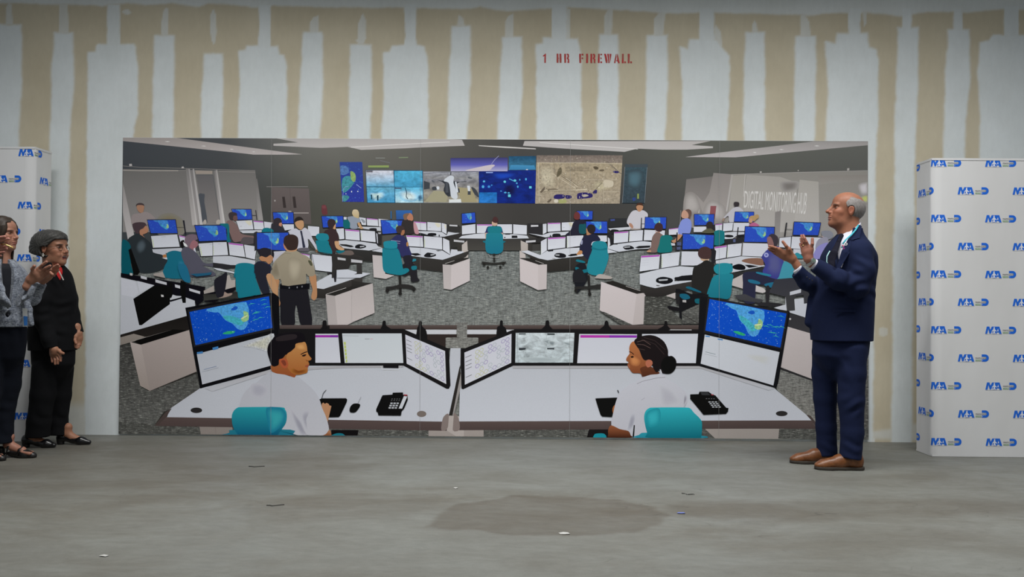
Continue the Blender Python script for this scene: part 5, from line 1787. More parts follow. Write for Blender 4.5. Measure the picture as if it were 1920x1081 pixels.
def head(parent, C, fx, tilt, tone, lip, size=1.0, neck_to=None, brow_c=(.1, .07, .05), neck_r=.056, male=True, smile=0.0, extra=None, yaw=0.0, name='head', wrinkle=0.0):
    """fx=+1 faces image right, -1 faces image left. C = centre between the ears. returns (object, to_world)"""
    Rt = np.array(Matrix.Rotation(math.radians(yaw), 3, 'Z')) @ np.array([[fx, 0, 0], [0, 1, 0], [0, 0, 1]]) @ np.array(Matrix.Rotation(math.radians(-tilt), 3, 'Y'))
    C = np.array(C, float)
    def w(p): return C + (np.array(p, float) * size) @ Rt.T
    S = Sculpt()
    L = Sculpt()
    L.ell((-.022, 0, .030), (.092, .074, .088), .02)                # skull
    L.ell((.012, 0, .045), (.078, .068, .066), .03)                 # forehead
    L.ell((.038, 0, -.045), (.050, .054, .072), .035)               # face
    L.ell((.030, 0, -.078), (.048, .048, .034), .03)                # jaw
    L.ell((.070, 0, -.097), (.020, .024, .017), .022)               # chin
    for sy in (-1, 1):
        L.ell((.056, sy * .040, -.022), (.026, .020, .022), .02)    # cheek
        L.ell((.070, sy * .026, .024), (.016, .024, .009), .014)    # brow ridge
        L.ell((.0775, sy * .032, .004), (.016, .017, .011), .012, mode='-')   # socket
        L.ell((.0655, sy * .032, .003), (.0135, .0145, .0125), .004)    # lidded eyeball
        L.ell((.060, sy * .036, -.052), (.018, .012, .016), .02)
        # ear
        L.ell((-.006, sy * .077, -.004), (.017, .0075, .031), .004, rotm('Y', 8))
        L.ell((-.003, sy * .083, .000), (.009, .005, .017), .004, mode='-')
        L.ell((-.012, sy * .078, .004), (.013, .006, .024), .004)
        L.ell((-.006, sy * .0865, .001), (.0085, .005, .015), .003, mode='-')
    n = 1.0 if male else .86
    L.cone((.084, 0, .016), (.106 + .004 * male, 0, -.022), .0078, .0100 * n, .010)     # nose
    L.ell((.1055 + .005 * male, 0, -.026), (.0130 * n, .0115 * n, .010), .006)
    L.ell((.088, 0, -.020), (.017, .0115, .019), .008)
    for sy in (-1, 1):
        L.ell((.094, sy * .0115, -.030), (.0105, .0075, .0078), .006)
        L.ell((.0985, sy * .0062, -.0385), (.005, .003, .003), .002, mode='-')
    L.ell((.086, 0, -.046), (.012, .020, .012), .012)
    L.ell((.0905, 0, -.0585), (.0085, .0225, .0052), .004)
    L.ell((.0885, 0, -.0700), (.0085, .0200, .0060), .005)
    if smile:
        L.ell((.0945, 0, -.0640), (.012, .021, .0048 * smile), .003, mode='-')
        for sy in (-1, 1): L.ell((.072, sy * .035, -.047), (.014, .012, .012), .01)
    else:
        L.cone((.097, -.020, -.0640), (.097, .020, -.0640), .0022, .0022, .003, mode='-')
    def lip_d(q): return q
    if extra: extra(L)
    def loc(P): return ((P - C) @ Rt) / size
    S.add(lambda P: L.eval(loc(P)) * size, w((0, 0, 0)) - .135 * size, w((0, 0, 0)) + .135 * size)
    if neck_to is not None:
        N = np.array(neck_to, float)
        S.cone(w((-.025, 0, -.045)), N, neck_r * size, neck_r * 1.12 * size, .03)
        S.cone(w((.020, 0, -.085)), N + np.array((fx * .02, 0, 0)), neck_r * .45, neck_r * .8, .035)
    tone = np.array(tone, float); lip = np.array(lip, float); brow = np.array(brow_c)
    def color(P):
        q = loc(P); c = np.tile(tone, (len(P), 1)); x, y, z = q[:, 0], np.abs(q[:, 1]), q[:, 2]
        def bl(m_, col): 
            nonlocal c
            m_ = np.clip(m_, 0, 1)[:, None]; c = c * (1 - m_) + np.array(col) * m_
        g = lambda cx, cy, cz, rx, ry, rz: np.exp(-(((x - cx) / rx) ** 2 + ((y - cy) / ry) ** 2 + ((z - cz) / rz) ** 2))
        bl(.38 * g(.06, .045, -.03, .04, .03, .03), tone * (1.12, .78, .74))                # cheeks
        bl(.45 * g(.108, 0, -.026, .018, .02, .016), tone * (1.12, .72, .68))               # nose tip
        bl(.5 * g(-.008, .082, 0, .03, .02, .035), tone * (1.05, .70, .66))                 # ear
        bl(.9 * np.clip(1.5 * g(.094, 0, -.0640, .014, .025, .0115 + (.004 if smile else 0)) - .25, 0, 1), lip)
        bl(np.clip(1.7 * g(.082, .030, .0225, .03, .021, .0048) - .3, 0, .85), brow)         # brows
        bl(.35 * g(.075, .033, -.012, .02, .02, .010), tone * (.82, .70, .68))              # under the eyes
        e = (x > .0695) & (y > .019) & (y < .045) & (np.abs(z - .003) < .0050 - .9 * (np.abs(y - .032)) ** 2 * 20)
        bl(e * .8, (.15, .10, .08)); bl(((np.hypot(y - .030, z - .003) < .0068) & e) * 1.0, (.05, .035, .025))
        lid = (x > .066) & (y > .017) & (y < .047) & (np.abs(z - .0088) < .0016); bl(lid * .6, (.10, .06, .05))
        if smile:
            inn = (x < .0935) & (x > .07) & (y < .018) & (np.abs(z + .064) < .0042 * smile)
            bl(inn * .9, (.12, .03, .03)); bl(((z > -.0600) & inn) * .9, (.50, .46, .41))
        if wrinkle:
            bl(wrinkle * (np.sin(z * 620 + np.sin(y * 60)) > .75) * g(.075, 0, .055, .05, .04, .022), tone * .72)
            bl(wrinkle * 1.2 * g(.074, .033 + .0, -.045, .02, .004, .018), tone * .72)
            bl(wrinkle * (np.sin(z * 700 - x * 300) > .6) * g(.040, .058, .004, .012, .03, .016), tone * .75)
        return np.clip(c, 0, 1)
    o = S.mesh(name, .0026, [SKIN], parent, color)
    return o, w, loc, size
def loft(S, rings, k=.02, p=2.0, rnd=0.0):
    """rings: (z, cx, cy, rx, ry) from bottom to top"""
    R_ = np.array(sorted(rings, key=lambda r: r[0]), float); z = R_[:, 0]
    zz = np.linspace(z[0], z[-1], 60); T = [np.interp(zz, z, R_[:, i]) for i in range(1, 5)]
    ker = np.array([1, 2, 3, 2, 1.]) / 9
    T = [np.convolve(np.pad(t, 2, 'edge'), ker, 'valid') for t in T]
    def fn(P):
        cx, cy, rx, ry = [np.interp(P[..., 2], zz, t) for t in T]
        u = np.abs((P[..., 0] - cx) / rx); v = np.abs((P[..., 1] - cy) / ry)
        q = (u ** p + v ** p) ** (1 / p); d = (q - 1) * np.minimum(rx, ry)
        dz = np.maximum(z[0] - P[..., 2], P[..., 2] - z[-1]) + rnd
        if rnd: return np.minimum(np.maximum(d + rnd, dz), 0) + np.sqrt(np.maximum(d + rnd, 0) ** 2 + np.maximum(dz, 0) ** 2) - rnd
        return np.maximum(d, dz)
    lo = np.array([(R_[:, 1] - R_[:, 3]).min(), (R_[:, 2] - R_[:, 4]).min(), z[0]]); hi = np.array([(R_[:, 1] + R_[:, 3]).max(), (R_[:, 2] + R_[:, 4]).max(), z[-1]])
    return S.add(fn, lo, hi, k)
def sub(S, L, k=.02, mode='+'):
    lo = np.min([i[1] for i in L.it if i[4] == '+'], 0); hi = np.max([i[2] for i in L.it if i[4] == '+'], 0)
    return S.add(lambda P: L.eval(P), lo, hi, k, mode)
def frame(Y):
    def M(px, py, dy=0.0): p = at(px, py, Y + dy); return (p.x, p.y, p.z)
    def ring(py, xl, xr, dy, ry):
        a = at(xl, py, Y); b = at(xr, py, Y); return ((a.z + b.z) / 2, (a.x + b.x) / 2, Y + dy, (b.x - a.x) / 2, ry)
    return M, ring
def folds(spots, amp=.004, f=75):
    def post(P, d):
        for (c, r, dirv) in spots:
            c = np.array(c); q = P - c; w = np.exp(-(q ** 2).sum(-1) / r ** 2); dv = np.array(dirv, float); dv /= np.linalg.norm(dv)
            s = q @ dv; o = q @ np.array((dv[2], .3, -dv[0])); d = d + amp * w * np.sin(s * f + 1.3 * np.sin(o * 30 + c[2] * 9) + c[0] * 5)
        return d
    return post
def vneck(S, cx, cy, rx, ry, a0, zbot, ztop, wmax, depth=.6):
    """open a V in a garment round the torso axis, a0 measured from the facing direction towards the camera"""
    sgn = -1 if rx < 0 else 1; arx = abs(rx)
    def fn(P):
        a = np.arctan2(-(P[..., 1] - cy) / ry, sgn * (P[..., 0] - cx) / arx) - a0
        w = wmax * np.clip((P[..., 2] - zbot) / (ztop - zbot), -.2, 1.3)
        return (np.abs(a) - w) * .5 * arx
    lo = np.array([cx - arx, cy - ry, zbot]); return S.add(fn, lo, lo, .004, '-')
def torus(name, c, R, r, mats, parent, n=(1, 0, 0), seg=28, sy=1.0):
    bm = bmesh.new(); nrm = Vector(n).normalized(); q = nrm.to_track_quat('Z', 'Y'); V = []
    for i in range(seg):
        a = 2 * math.pi * i / seg; row = []
        for j in range(8):
            b = 2 * math.pi * j / 8; p = Vector(((R + r * math.cos(b)) * math.cos(a), (R * sy + r * math.cos(b)) * math.sin(a), r * math.sin(b))); row.append(bm.verts.new(Vector(c) + q @ p))
        V.append(row)
    for i in range(seg):
        for j in range(8): bm.faces.new([V[i][j], V[(i + 1) % seg][j], V[(i + 1) % seg][(j + 1) % 8], V[i][(j + 1) % 8]])
    return from_bm(name, bm, mats, parent, True)
def tube(name, pts, r, mats, parent, seg=8, flat=None):
    bm = bmesh.new(); pts = [Vector(p) for p in pts]; rows = []
    for i, p in enumerate(pts):
        d = (pts[min(i + 1, len(pts) - 1)] - pts[max(i - 1, 0)]).normalized(); u = d.orthogonal().normalized() if flat is None else (Vector(flat) - d * d.dot(Vector(flat))).normalized(); v = d.cross(u)
        k = r if flat is None else r; rows.append([bm.verts.new(p + u * (math.cos(2 * math.pi * j / seg) * (k if flat is None else r * .25)) + v * (math.sin(2 * math.pi * j / seg) * k)) for j in range(seg)])
    for a, b in zip(rows, rows[1:]):
        for j in range(seg): bm.faces.new([a[j], a[(j + 1) % seg], b[(j + 1) % seg], b[j]])
    bm.faces.new(rows[0][::-1]); bm.faces.new(rows[-1])
    return from_bm(name, bm, mats, parent, True)
def beads(name, pts, r, mats, parent):
    bm = bmesh.new()
    for p in pts: bmesh.ops.create_icosphere(bm, subdivisions=2, radius=r, matrix=Matrix.Translation(p))
    return from_bm(name, bm, mats, parent, True)

# ================================================================= the man in the navy suit
def build_man():
    Y = -1.05; M, ring = frame(Y)
    base = M(1575, 870); root = thing('person', (base[0], Y, 0), 'bald grey-haired man in navy suit and brown shoes, clapping, facing left before the poster', 'person')
    suit = cloth_mat('navy_suit_cloth', (.0050, .0095, .036), (.0090, .0155, .052), 420, .9, .12, 0.0); shirt = cloth_mat('white_shirt_cloth', (.62, .62, .70), (.70, .70, .78), 300, .8)
    tone = (.335, .142, .084)
    # ---- trousers
    T = Sculpt()
    loft(T, [ring(600, 1530, 1628, .0, .14), ring(640, 1525, 1629, .0, .155), ring(665, 1524, 1626, 0, .155), ring(690, 1540, 1612, 0, .11), ring(712, 1562, 1590, 0, .05)], .06)
    L = Sculpt(); L.chain([(*M(1549, 660, .085), .092), (*M(1546, 700, .095), .083), (*M(1547, 745, .10), .076), (*M(1549, 800, .105), .067), (*M(1551, 858, .11), .069)], .02)
    L.half(M(1551, 853, .1), (.08, 0, -1)); sub(T, L, .03)
    L = Sculpt(); L.chain([(*M(1597, 655, -.08), .099), (*M(1597, 700, -.09), .090), (*M(1596, 750, -.095), .084), (*M(1598, 810, -.10), .072), (*M(1594, 864, -.10), .071)], .02)
    L.half(M(1594, 858, -.1), (-.15, 0, -1)); sub(T, L, .03)
    T.post = folds([(M(1552, 838, .08), .05, (.3, 0, 1)), (M(1598, 838, -.14), .055, (.3, 0, 1)), (M(1575, 690, -.1), .08, (1, 0, .7)), (M(1600, 760, -.16), .06, (-.4, 0, 1))], .006, 85)
    T.mesh('trousers', .0062, [suit], root)
    # ---- shirt body and collar
    S = Sculpt()
    loft(S, [ring(560, 1532, 1628, 0, .12), ring(520, 1541, 1630, 0, .13), ring(480, 1553, 1630, 0, .155), ring(458, 1562, 1624, 0, .15), ring(444, 1570, 1617, 0, .10), ring(436, 1576, 1612, 0, .078)], .02)
    K = Sculpt(); K.cone(M(1593, 452), M(1593, 412), .081, .071, .02)
    K.half(M(1594, 429.5), (-.62, 0, .785)); sub(S, K, .008)
    S.mesh('shirt', .005, [shirt], root)
    # ---- tie: a knot and a blade lying on the shirt
    tiem = cloth_mat('dark_tie_silk', (.004, .004, .009), (.012, .012, .026), 500, .85, 0.0, 0.0)
    D = Sculpt(); D.cone(M(1577.5, 443, -.055), M(1573, 454, -.075), .021, .015, .008, ((.6, -.8, 0), .7))
    D.chain([(*M(1572, 454, -.085), .016), (*M(1563, 475, -.115), .024), (*M(1556, 500, -.125), .029), (*M(1551, 520, -.12), .030)], .008, ((-.62, -.75, 0), .32))
    D.mesh('necktie', .0032, [tiem], root)
    # ---- jacket
    J = Sculpt()
    loft(J, [ring(638, 1523, 1633, 0, .185), ring(600, 1520, 1635, 0, .185), ring(560, 1522, 1637, 0, .175), ring(530, 1530, 1638, 0, .175), ring(500, 1537, 1642, 0, .19), ring(478, 1543, 1640, 0, .205),
             ring(460, 1553, 1630, .0, .18), ring(448, 1562, 1622, .0, .135), ring(437, 1573, 1616, .0, .098), ring(428, 1579, 1615, .0, .082)], .02, 2.2)
    J.ell(M(1608, 468, -.12), (.078, .09, .062), .05); J.ell(M(1600, 462, .12), (.085, .09, .07), .05)
    N = Sculpt(); N.chain([(*M(1611, 474, -.16), .082), (*M(1617, 508, -.20), .078), (*M(1608, 538, -.205), .068), (*M(1572, 524, -.225), .064), (*M(1524, 494, -.20), .047)], .03)
    N.half(M(1527, 497, -.2), (-.86, 0, .5)); sub(J, N, .022)
    N = Sculpt(); N.chain([(*M(1580, 470, .13), .080), (*M(1556, 520, .10), .066), (*M(1535, 540, .04), .060), (*M(1512, 528, -.02), .054), (*M(1488, 500, -.05), .047)], .03)
    N.half(M(1494.5, 508, -.05), (-.78, 0, .62)); sub(J, N, .018)
    # open front: neck hole and V, hem parting
    H = Sculpt(); H.cone(M(1593, 448), M(1593, 400), .079, .079, .01); H.half(M(1594, 437), (.58, 0, -.8)); sub(J, H, .004, '-')
    cx, cy = M(1592, 460)[0], Y
    vneck(J, cx, cy, -.165, .19, .86, M(1550, 508)[2], M(1550, 440)[2], .52)
    J.cone(M(1521, 560, .02), M(1517, 604, .02), .022, .030, .03, ((0, 1, 0), 1.0))
    J.post = folds([(M(1605, 530, -.27), .075, (-.5, 0, 1)), (M(1580, 520, -.28), .06, (1, 0, .3)), (M(1618, 490, -.28), .06, (.3, 0, 1)), (M(1625, 545, -.1), .07, (.2, 0, 1)), (M(1515, 530, -.08), .045, (1, 0, .2)),
                    (M(1590, 560, -.18), .09, (.5, 0, 1))], .0062, 80)
    J.mesh('suit_jacket', .0052, [suit], root)
    # lapels, pocket, sleeve buttons
    def lapel(pts, th=.0035):
        bm = bmesh.new(); P = [Vector(M(*p)) for p in pts]; n = Vector((-.35, -.9, .1)).normalized()
        a = [bm.verts.new(p - n * th) for p in P]; b = [bm.verts.new(p + n * th) for p in P]
        bm.faces.new(a); bm.faces.new(b[::-1])
        for i in range(len(P)): bm.faces.new([a[i], b[i], b[(i + 1) % len(P)], a[(i + 1) % len(P)]])
        bm.normal_update(); bmesh.ops.triangulate(bm, faces=bm.faces[:]); from_bm('lapel', bm, [suit], root, False)
    lapel([(1612, 421, -.06), (1616, 424, -.09), (1612, 446, -.165), (1600, 449, -.172), (1603, 456, -.186), (1592, 475, -.197), (1577, 500, -.19), (1566, 514, -.185), (1569, 500, -.176), (1578, 470, -.165), (1590, 448, -.13), (1603, 432, -.09)])
    bm = bmesh.new()
    def strip(a, b, w):
        a, b = Vector(a), Vector(b); u = Vector((0, 0, w)); o = Vector((0, -.004, 0))
        q = [a, b, b + u, a + u]; A = [bm.verts.new(p + o) for p in q]; B = [bm.verts.new(p - o * .2) for p in q]
        bm.faces.new(A)
        for i in range(4): bm.faces.new([A[i], B[i], B[(i + 1) % 4], A[(i + 1) % 4]])
    strip(M(1563, 584, -.181), M(1604, 585, -.189), .016)
    from_bm('pocket_flap', bm, [suit], root)
    beads('sleeve_buttons', [M(1513, 519.5, -.104), M(1518, 522.5, -.108), M(1523, 525.5, -.112)], .0055, [mat('button_dark', (.02, .02, .03), .35)], root)
    # ---- cuffs
    C = Sculpt(); C.cone(M(1508, 522, -.04), M(1491, 498, -.055), .036, .0335, .01); C.half(M(1494, 502.5, -.05), (-.72, 0, .69)); C.mesh('shirt_cuff', .0035, [shirt], root)
    C = Sculpt(); C.cone(M(1537, 503, -.20), M(1521, 491, -.20), .036, .034, .01); C.half(M(1524, 493.5, -.2), (-.8, 0, .6)); C.mesh('shirt_cuff', .0035, [shirt], root)
    # ---- hands
    Z = lambda u, v, dy: M(1430 + u / 10.8, 430 + v / 10.8, dy)
    hand('hand', {'index': [Z(335, 400, -.07), Z(265, 372, -.075), Z(200, 348, -.07), Z(132, 336, -.06)], 'middle': [Z(320, 440, -.055), Z(240, 412, -.055), Z(180, 395, -.05), Z(125, 385, -.04)],
                  'ring': [Z(335, 490, -.045), Z(255, 462, -.04), Z(195, 440, -.035), Z(140, 412, -.025)], 'little': [Z(370, 545, -.04), Z(300, 520, -.03), Z(250, 490, -.02), Z(205, 460, -.012)],
                  'thumb': [Z(530, 400, -.085), Z(470, 330, -.095), Z(410, 248, -.09)]}, Z(620, 610, -.05), root, tone, .0092, palm_r=.0165, sleeve_to=Z(700, 740, -.05))
    hand('hand', {'index': [Z(930, 350, -.215), Z(885, 250, -.225), Z(850, 180, -.225), Z(822, 118, -.215)], 'middle': [Z(885, 345, -.205), Z(835, 245, -.215), Z(805, 175, -.212), Z(782, 122, -.20)],
                  'ring': [Z(845, 375, -.20), Z(805, 290, -.205), Z(785, 235, -.20), Z(772, 190, -.19)], 'little': [Z(815, 425, -.19), Z(785, 360, -.195), Z(768, 320, -.19), Z(758, 290, -.18)],
                  'thumb': [Z(985, 400, -.22), Z(1005, 290, -.235), Z(1008, 190, -.23)]}, Z(930, 610, -.20), root, (.33, .138, .094), .0092, palm_r=.0158, sleeve_to=Z(985, 690, -.20))
    gold = mat('gold', (.8, .55, .22), .25, metal=1.0); steel = mat('brushed_steel', (.55, .55, .56), .3, metal=1.0)
    torus('ring', Z(822, 318, -.205), .0102, .0018, [gold], root, (-.35, 0, 1), 20)
    # watch: bracelet links round the wrist, case and dial
    bm = bmesh.new(); c = Vector(Z(968, 668, -.20)); ax = Vector((-.62, 0, .78)).normalized(); u = ax.orthogonal().normalized(); v = ax.cross(u)
    for i in range(22):
        a = 2 * math.pi * i / 22; r_ = .0325
        mtx = Matrix.Translation(c + u * math.cos(a) * r_ + v * math.sin(a) * r_) @ Matrix((( *(u * math.cos(a) + v * math.sin(a)),), (*(v * math.cos(a) - u * math.sin(a)),), (*ax,))).transposed().to_4x4()
        bmesh.ops.create_cube(bm, size=1, matrix=mtx @ Matrix.Diagonal((.0035, .0085, .020, 1)))
    wt = from_bm('wristwatch', bm, [steel], root)
    bm = bmesh.new(); n = Vector((.25, -.9, .35)).normalized(); q = n.to_track_quat('Z', 'Y').to_matrix().to_4x4()
    bmesh.ops.create_cone(bm, cap_ends=True, segments=24, radius1=.019, radius2=.017, depth=.009, matrix=Matrix.Translation(c + n * .035) @ q)
    o = from_bm('watch_case', bm, [steel], None, False); o.parent = wt
    bm = bmesh.new(); bmesh.ops.create_cone(bm, cap_ends=True, segments=24, radius1=.0145, radius2=.0145, depth=.002, matrix=Matrix.Translation(c + n * .0400) @ q)
    o = from_bm('watch_dial', bm, [mat('watch_dial', (.10, .14, .12), .2)], None); o.parent = wt
    # ---- head
    h_, w, loc, sz = head(root, M(1585.5, 395.5), -1, 11, tone, (.34, .13, .10), 1.08, M(1594, 444), (.20, .13, .10), .060, True, 0.0, wrinkle=.5)
    G = Sculpt()
    def hair(P):
        q = loc(P); x, y, z = q[..., 0], np.abs(q[..., 1]), q[..., 2]
        e = np.sqrt(((x + .0185) / .0995) ** 2 + (y / .0835) ** 2 + ((z - .027) / .0905) ** 2); shell = (e - 1) * .078
        st = .0004 * np.sin(z * 160 - x * 220 + 2 * np.sin(x * 40)) - .0010
        front = (x - (.034 - .50 * np.abs(z - .045))) * .8            # temple line
        top = (z - (.078 + .10 * (x + .06))) * .85                    # bald crown
        low = (-.058 + .30 * np.maximum(x + .03, 0) - z) * .9         # nape
        ear = .026 - np.sqrt((x + .004) ** 2 + ((z + .008) * .72) ** 2) # clear of the ear
        d = np.maximum.reduce([shell + st, front + .001 * np.sin(z * 160), top + .001 * np.sin(x * 150), low, np.where(x > -.03, ear, -1)])
        return d * sz
    G.add(hair, np.array(w((0, 0, 0))) - .13, np.array(w((0, 0, 0))) + .13)
    G.mesh('hair', .0028, [hair_mat('grey_cropped_hair', (.17, .155, .145), (.30, .28, .27), (1, 1, .5), 110)], root)
    # ---- lanyard, lapel pins
    lan = mat('teal_lanyard', (.05, .42, .52), .6)
    tube('lanyard', [M(1610, 421, -.08), M(1604, 431, -.115), M(1596, 440, -.145), M(1586, 449, -.166), M(1580, 457, -.176)], .0052, [lan], root, flat=(-.4, -.9, 0))
    tube('lanyard', [M(1556, 470, -.14), M(1550.5, 480, -.15), M(1550, 490, -.155), M(1553.5, 498, -.16)], .0035, [mat('pale_lanyard', (.35, .6, .6), .6)], root, flat=(-.4, -.9, 0))
    pn = M(1586, 457.5, -.21)
    torus('lapel_pin', pn, .0075, .0028, [mat('pin_white', (.75, .75, .72), .4)], root, (-.3, -1, .1), 20)
    bm = bmesh.new()
    for k, (dx, dz) in enumerate(((0, 0), (-.008, -.001), (-.003, .008), (.004, -.008))):
        bmesh.ops.create_cube(bm, size=.009, matrix=Matrix.Translation(Vector(M(1581, 463, -.212)) + Vector((dx, 0, dz))))
        for f in bm.faces[-6:]: f.material_index = k % 3
    from_bm('lapel_pin', bm, [mat('pin_purple', (.35, .05, .25), .4), mat('pin_teal', (.02, .3, .3), .4), mat('pin_pink', (.6, .08, .2), .4)], root)
    # ---- shoes
    leather = cloth_mat('tan_leather', (.115, .038, .010), (.21, .075, .022), 26, .38, .15, 0); leather.node_tree.nodes['Principled BSDF'].inputs['Specular IOR Level'].default_value = .5
    sole = mat('shoe_sole', (.035, .028, .022), .7); lace = mat('shoe_laces', (.20, .12, .06), .8)
    for (heel, toe, yy) in (((1609, 872), (1541, 872), -1.15), ((1552, 862), (1494, 862), -.945)):
        a = Vector(at(heel[0], heel[1], yy)); b = Vector(at(toe[0], toe[1], yy)); a.z = b.z = 0; x = (b - a).normalized(); Lg = .285; yv = Vector((0, 0, 1)).cross(x)
        if yy > -1: a = b - x * .245
        if yy > -1: x = (x + Vector((0, .05, 0))).normalized(); yv = Vector((0, 0, 1)).cross(x)
        def W(u, v, z): return tuple(a + x * (u * Lg) + yv * v + Vector((0, 0, z)))
        U = Sculpt(); U.ell(W(.02, 0, .048), (.040, .036, .050), .03); U.cone(W(.12, 0, .05), W(.45, 0, .048), .038, .040, .03); U.cone(W(.45, 0, .046), W(.80, 0, .034), .042, .036, .03); U.ell(W(.84, 0, .028), (.052, .040, .026), .02)
        U.cone(W(.05, 0, .07), W(.07, 0, .100), .038, .042, .03); U.cone(W(.18, 0, .075), W(.42, 0, .070), .038, .028, .03)
        U.half(W(.1, 0, .017), (0, 0, -1)); U.half(W(.1, 0, .108), (0, 0, 1))
        sh = U.mesh('shoe', .0036, [leather], root)
        B = Sculpt(); loft(B, [(.002, *W(.42, 0, 0)[:2], .15, .045), (.019, *W(.42, 0, 0)[:2], .15, .045)], .004, 3.0)
        B.ell(W(.35, .0, .06), (.001, .001, .001), .001)
        Bo = Sculpt(); Bo.cone(W(.02, 0, .010), W(.03, 0, .010), .0425, .0425, .01); Bo.cone(W(.03, 0, .010), W(.70, 0, .010), .0425, .048, .02); Bo.cone(W(.7, 0, .010), W(.88, 0, .010), .048, .040, .03)
        Bo.half(W(0, 0, .001), (0, 0, -1)); Bo.half(W(0, 0, .021), (0, 0, 1)); o = Bo.mesh('shoe_sole', .0035, [sole], None); o.parent = sh; o.matrix_parent_inverse = Matrix.Identity(4)
        bm_pts = []
        for i in range(5):
            u = .26 + .055 * i; zt = .106 - .022 * (i / 4) - .004
            o = tube('shoelace', [W(u, -.020, zt - .010), W(u + .006, 0, zt + .005), W(u, .020, zt - .010)], .0022, [lace], None); o.parent = sh
        for s_ in (-1, 1):
            o = tube('shoelace', [W(.27, 0, .108), W(.29, .012 * s_, .119), W(.33, .024 * s_, .112), W(.32, .030 * s_, .100)], .0020, [lace], None); o.parent = sh
build_man()

# ================================================================= dark-suited woman with grey hair and glasses
def build_grey_woman():
    Y = -.54; M, ring = frame(Y)
    root = thing('person', (M(92, 835)[0], Y, 0), 'grey-haired woman in black suit, red top and glasses, smiling, at the left', 'person')
    black = cloth_mat('black_suit_cloth', (.0022, .0024, .0032), (.0045, .0048, .006), 300, .92, .1, 0.0); tone = (.34, .165, .100)
    T = Sculpt(); loft(T, [ring(640, 60, 139, 0, .125), ring(682, 62, 138, 0, .12), ring(706, 76, 124, 0, .08), ring(726, 92, 108, 0, .04)], .06)
    for pts, hem in (([(*M(84, 690, -.05), .088), (*M(80, 740, -.06), .084), (*M(73, 790, -.065), .080), (*M(70, 824, -.065), .085)], (M(70, 818, -.06))),
                     ([(*M(117, 690, .06), .080), (*M(114, 740, .07), .072), (*M(109, 790, .075), .066), (*M(110, 819, .075), .074)], (M(110, 814, .07)))):
        L = Sculpt(); L.chain(pts, .02); L.half(hem, (0, 0, -1)); sub(T, L, .012)
    T.post = folds([(M(76, 780, -.12), .07, (.8, 0, .5)), (M(112, 780, .02), .05, (.8, 0, .4))], .005, 70)
    T.mesh('trousers', .0065, [black], root)
    red = cloth_mat('red_top_cloth', (.42, .012, .014), (.52, .02, .02), 300, .7)
    S = Sculpt(); loft(S, [ring(580, 74, 130, 0, .09), ring(530, 75, 129, 0, .105), ring(510, 80, 124, 0, .11), ring(500, 86, 118, 0, .08)], .02); S.mesh('red_top', .006, [red], root)
    J = Sculpt(); loft(J, [ring(656, 58, 140, 0, .150), ring(620, 57, 141, 0, .15), ring(585, 61, 138, 0, .14), ring(560, 62, 141, 0, .14), ring(540, 65, 137, 0, .145), ring(522, 68, 131, 0, .155), ring(508, 74, 126, 0, .135), ring(498, 82, 118, 0, .095), ring(492, 86, 113, 0, .07)], .02, 2.2)
    N = Sculpt(); N.chain([(*M(88, 520, -.10), .066), (*M(80, 560, -.14), .060), (*M(80, 600, -.15), .054), (*M(92, 635, -.16), .048), (*M(98, 656, -.165), .044)], .03); N.half(M(97.5, 652, -.16), (.25, 0, -1)); sub(J, N, .02)
    N = Sculpt(); N.chain([(*M(118, 522, .08), .062), (*M(131, 560, .09), .052), (*M(136, 590, .08), .047), (*M(148.5, 631, .03), .039)], .03); N.half(M(147, 624.5, .03), (.38, 0, -1)); sub(J, N, .02)
    vneck(J, M(99, 510)[0], Y, .125, .14, .62, M(118, 528)[2], M(115, 495)[2], .50)
    J.post = folds([(M(120, 575, -.12), .08, (.2, 0, 1)), (M(80, 590, -.2), .05, (.2, 0, 1)), (M(100, 620, -.14), .08, (.8, 0, .6))], .005, 80)
    J.mesh('suit_jacket', .0058, [black], root)
    h_, w, loc, sz = head(root, M(100, 466), 1, 2, tone, (.30, .05, .045), 1.10, M(97, 508), (.05, .04, .035), .050, False, 2.3, yaw=-13, wrinkle=.3)
    G = Sculpt()
    def hair(P):
        q = loc(P); x, y, z = q[..., 0], q[..., 1], q[..., 2]; ay = np.abs(y)
        def E(cx, cy, cz, rx, ry, rz): return (np.sqrt(((x - cx) / rx) ** 2 + ((y - cy) / ry) ** 2 + ((z - cz) / rz) ** 2) - 1) * min(rx, ry, rz)
        d = E(-.040, 0, .030, .118, .104, .103)
        d2 = E(-.075, 0, -.022, .082, .090, .075); h = np.maximum(.03 - np.abs(d - d2), 0) / .03; d = np.minimum(d, d2) - h * h * .0075
        d3 = E(.030, -.006, .070, .066, .074, .050); h = np.maximum(.03 - np.abs(d - d3), 0) / .03; d = np.minimum(d, d3) - h * h * .0075
        ang = np.arctan2(z - .02, x + .03)
        d = d + .0011 * np.sin(ang * 22 + 40 * ay + 2 * np.sin(z * 18)) + .0012 * np.sin(z * 55 + x * 22 + 25 * ay) * np.clip((.05 - z) * 20, 0, 1)
        face = np.maximum((.010 - x) * .9, (z - np.minimum(.004 + .95 * (x - .010), .060)) * .75)      # keep the face free
        ear = np.sqrt((x + .000) ** 2 + (z + .018) ** 2) - .030
        d = np.maximum(d, -face); d = np.where(y < 0, np.maximum(d, -ear), d)
        neck = np.maximum(-.040 - x, 0) * 0 + (-.062 - z - .35 * np.minimum(x + .02, 0))
        return np.maximum(d, neck) * sz
    G.add(hair, np.array(w((0, 0, 0))) - .19, np.array(w((0, 0, 0))) + .17)
    G.mesh('hair', .0034, [hair_mat('grey_bob_hair', (.014, .0135, .0125), (.080, .078, .072), (1, 1, .35), 120)], root)
